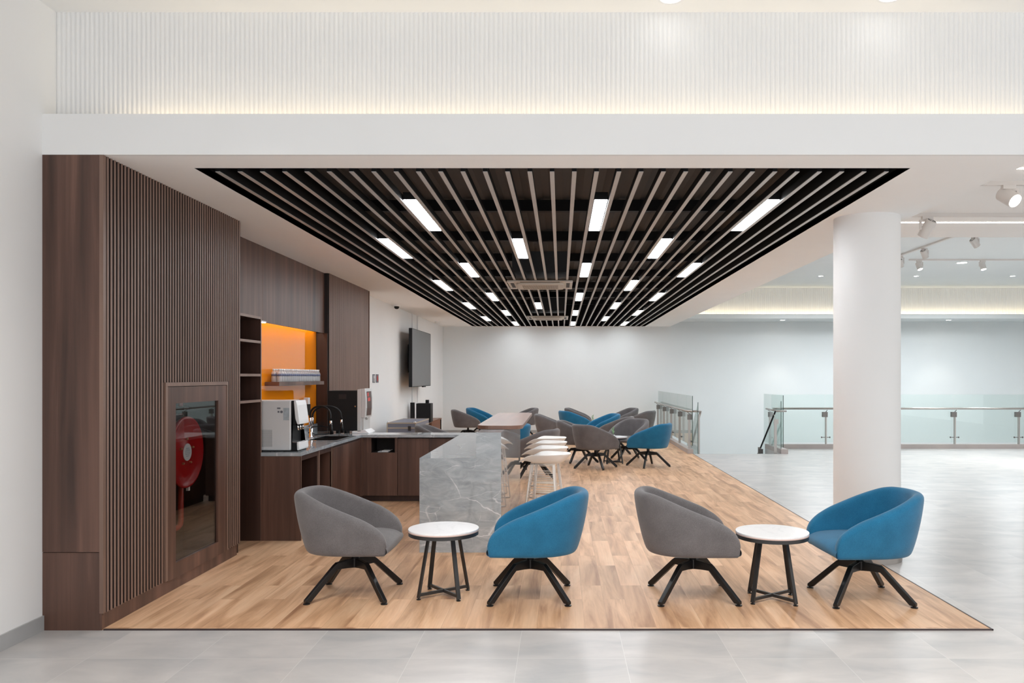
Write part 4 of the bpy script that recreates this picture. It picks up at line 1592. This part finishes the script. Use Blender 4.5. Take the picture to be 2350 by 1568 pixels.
def spot(x, y, zt, d, r, ln, lit, label, arm=.10, side=1, watt=None):
    """track spotlight hanging from the rail at height zt, d = beam direction"""
    t = empty('track_spotlight', (x, y, zt), 0, label, 'spotlight', 'track spotlights')
    d = Vector(d).normalized()
    c = Vector((0, 0, -arm))
    MB().box(-.05, .05, -.018, .018, -.03, 0).build('adapter', M['spot_body'], t)
    sd = Vector((side, 0, 0))
    a = sd * (r + .012)
    MB().bar((0, 0, -.036), (a.x, 0, -.036), .02, .014).bar((a.x, 0, -.03), (a.x, 0, -arm - .01), .02, .014, (0, 1, 0)).build('bracket', M['spot_body'], t)
    q0 = c - d * (ln * .5)
    q1 = c + d * (ln * .5)
    bd = MB().lathe([(0, 0), (r * .9, 0), (r, .006), (r, ln), (r * .88, ln), (r * .85, ln - .012), (0, ln - .012)], 28, q0, d).build('body', M['spot_body'], t, auto=.7)
    lens = MB().lathe([(r * .84, 0), (0, .004)], 28, c + d * (ln * .5 - .011), d).build('lens', M['spot_lens'] if lit else M['plastic_grey'], t)
    vn = MB()
    ref = d.cross(Vector((0, 1, 0))).normalized()
    for k in range(6):
        ang = k * PI / 3
        u = Matrix.Rotation(ang, 3, d) @ ref
        w_ = Matrix.Rotation(ang + .7, 3, d) @ ref
        vn.bar(q0 - d * .001 + u * r * .66, q0 - d * .001 + w_ * r * .66, .010, .002, d)
    vn.build('heat_slots', M['black'], t)
    if lit:
        o = light('lamp', 'SPOT', tuple(c + d * (ln * .5 + .02)), watt or SPOT_W, (1.0, .95, .89), parent=t, spot_size=math.radians(62), spot_blend=.7, shadow_soft_size=.05)
        o.rotation_euler = Vector((0, 0, -1)).rotation_difference(d).to_euler()
    return t


spot(3.47, 6.18, 3.06, (.26, -.78, -.58), .058, .15, True, 'large lit white spotlight hanging from the nearest right track', .09, 1, 40)
spot(3.395, 7.39, 3.06, (-.30, .50, -.82), .050, .165, False, 'unlit white spotlight with slotted back, right of the column top', .11, -1)
spot(6.52, 14.3, ZA - .03, (.45, .35, -.75), .055, .15, False, 'small unlit spotlight under the track running away from us', .10, 1)
spot(6.47, 15.2, ZA - .03, (.3, .3, -.9), .055, .15, False, 'small unlit spotlight peeking out beside the round column', .14, 1)
spot(7.10, 15.8, ZA - .03, (.15, -.35, -.92), .055, .15, True, 'lit spotlight on the cross track, the one closer to the column', .11, 1, 70)
spot(8.36, 15.8, ZA - .03, (.10, -.30, -.95), .055, .15, True, 'lit spotlight on the cross track, the one farther from the column', .11, -1, 70)
spot(6.80, 13.10, ZA - .03, (.65, .25, -.70), .055, .15, False, 'unlit spotlight cut by the soffit edge, above the lit pair', .10, 1)
spot(7.72, 13.10, ZA - .03, (-.3, .25, -.9), .055, .15, False, 'unlit spotlight at the soffit edge by the far right picture border', .11, 1)
# spotlight that makes the bright pool on the tiles at the far right
light('lamp', 'SPOT', (9.2, 13.9, 3.7), 260, (1.0, .96, .92), (0, 0, 0), None, spot_size=math.radians(50), spot_blend=.8, shadow_soft_size=.06)


def downlight(x, y, z, r, label, watt=0, size=70, lens='down_lens'):
    t = empty('downlight', (x, y, z), 0, label, 'downlight', 'recessed downlights')
    MB().lathe([(r * 1.0, 0), (r * 1.0, -.006), (r * .8, -.006), (r * .8, 0)], 24).build('trim_ring', M['plastic_white'], t)
    MB().lathe([(r * .8, -.003), (0, -.003)], 24).build('lens', M[lens], t)
    if watt:
        light('lamp', 'SPOT', (0, 0, -.34 if watt > 100 else -.03), watt, (.90, .96, 1.0) if watt > 100 else (1.0, .95, .86), parent=t, spot_size=math.radians(size), spot_blend=.6, shadow_soft_size=.30 if watt > 100 else .04)


M['down_soft'] = emit('downlight_soft_lens', (1.0, 0.97, 0.92, 1), 0.9)
downlight(1538 / 1830 * 4.93 - 1287 / 1830 * 4.93, 4.89, ZA, .085, 'lit downlight at the top edge above the black slats', 0, 120, 'down_soft')
downlight((2035 - 1287) / 1830 * 4.93, 4.87, ZA, .085, 'lit downlight at the top edge above the right end of the recess', 0, 120, 'down_soft')
downlight(8.2, 16.3, ZA, .12, 'large bright downlight between the two lit track spotlights', 30, 100)
for x, nm in ((6.02, 'left of the column'), (8.23, 'just right of the column'), (10.46, 'near the right picture border')):
    downlight(x, 18.46, ZA, .065, 'small recessed downlight in the far high ceiling, %s' % nm, 150, 178)
for x, nm in ((5.94, 'left of the column'), (10.38, 'right of the column')):
    downlight(x, 21.35, 3.09, .08, 'small recessed downlight in the low far soffit, %s' % nm, 22, 74)
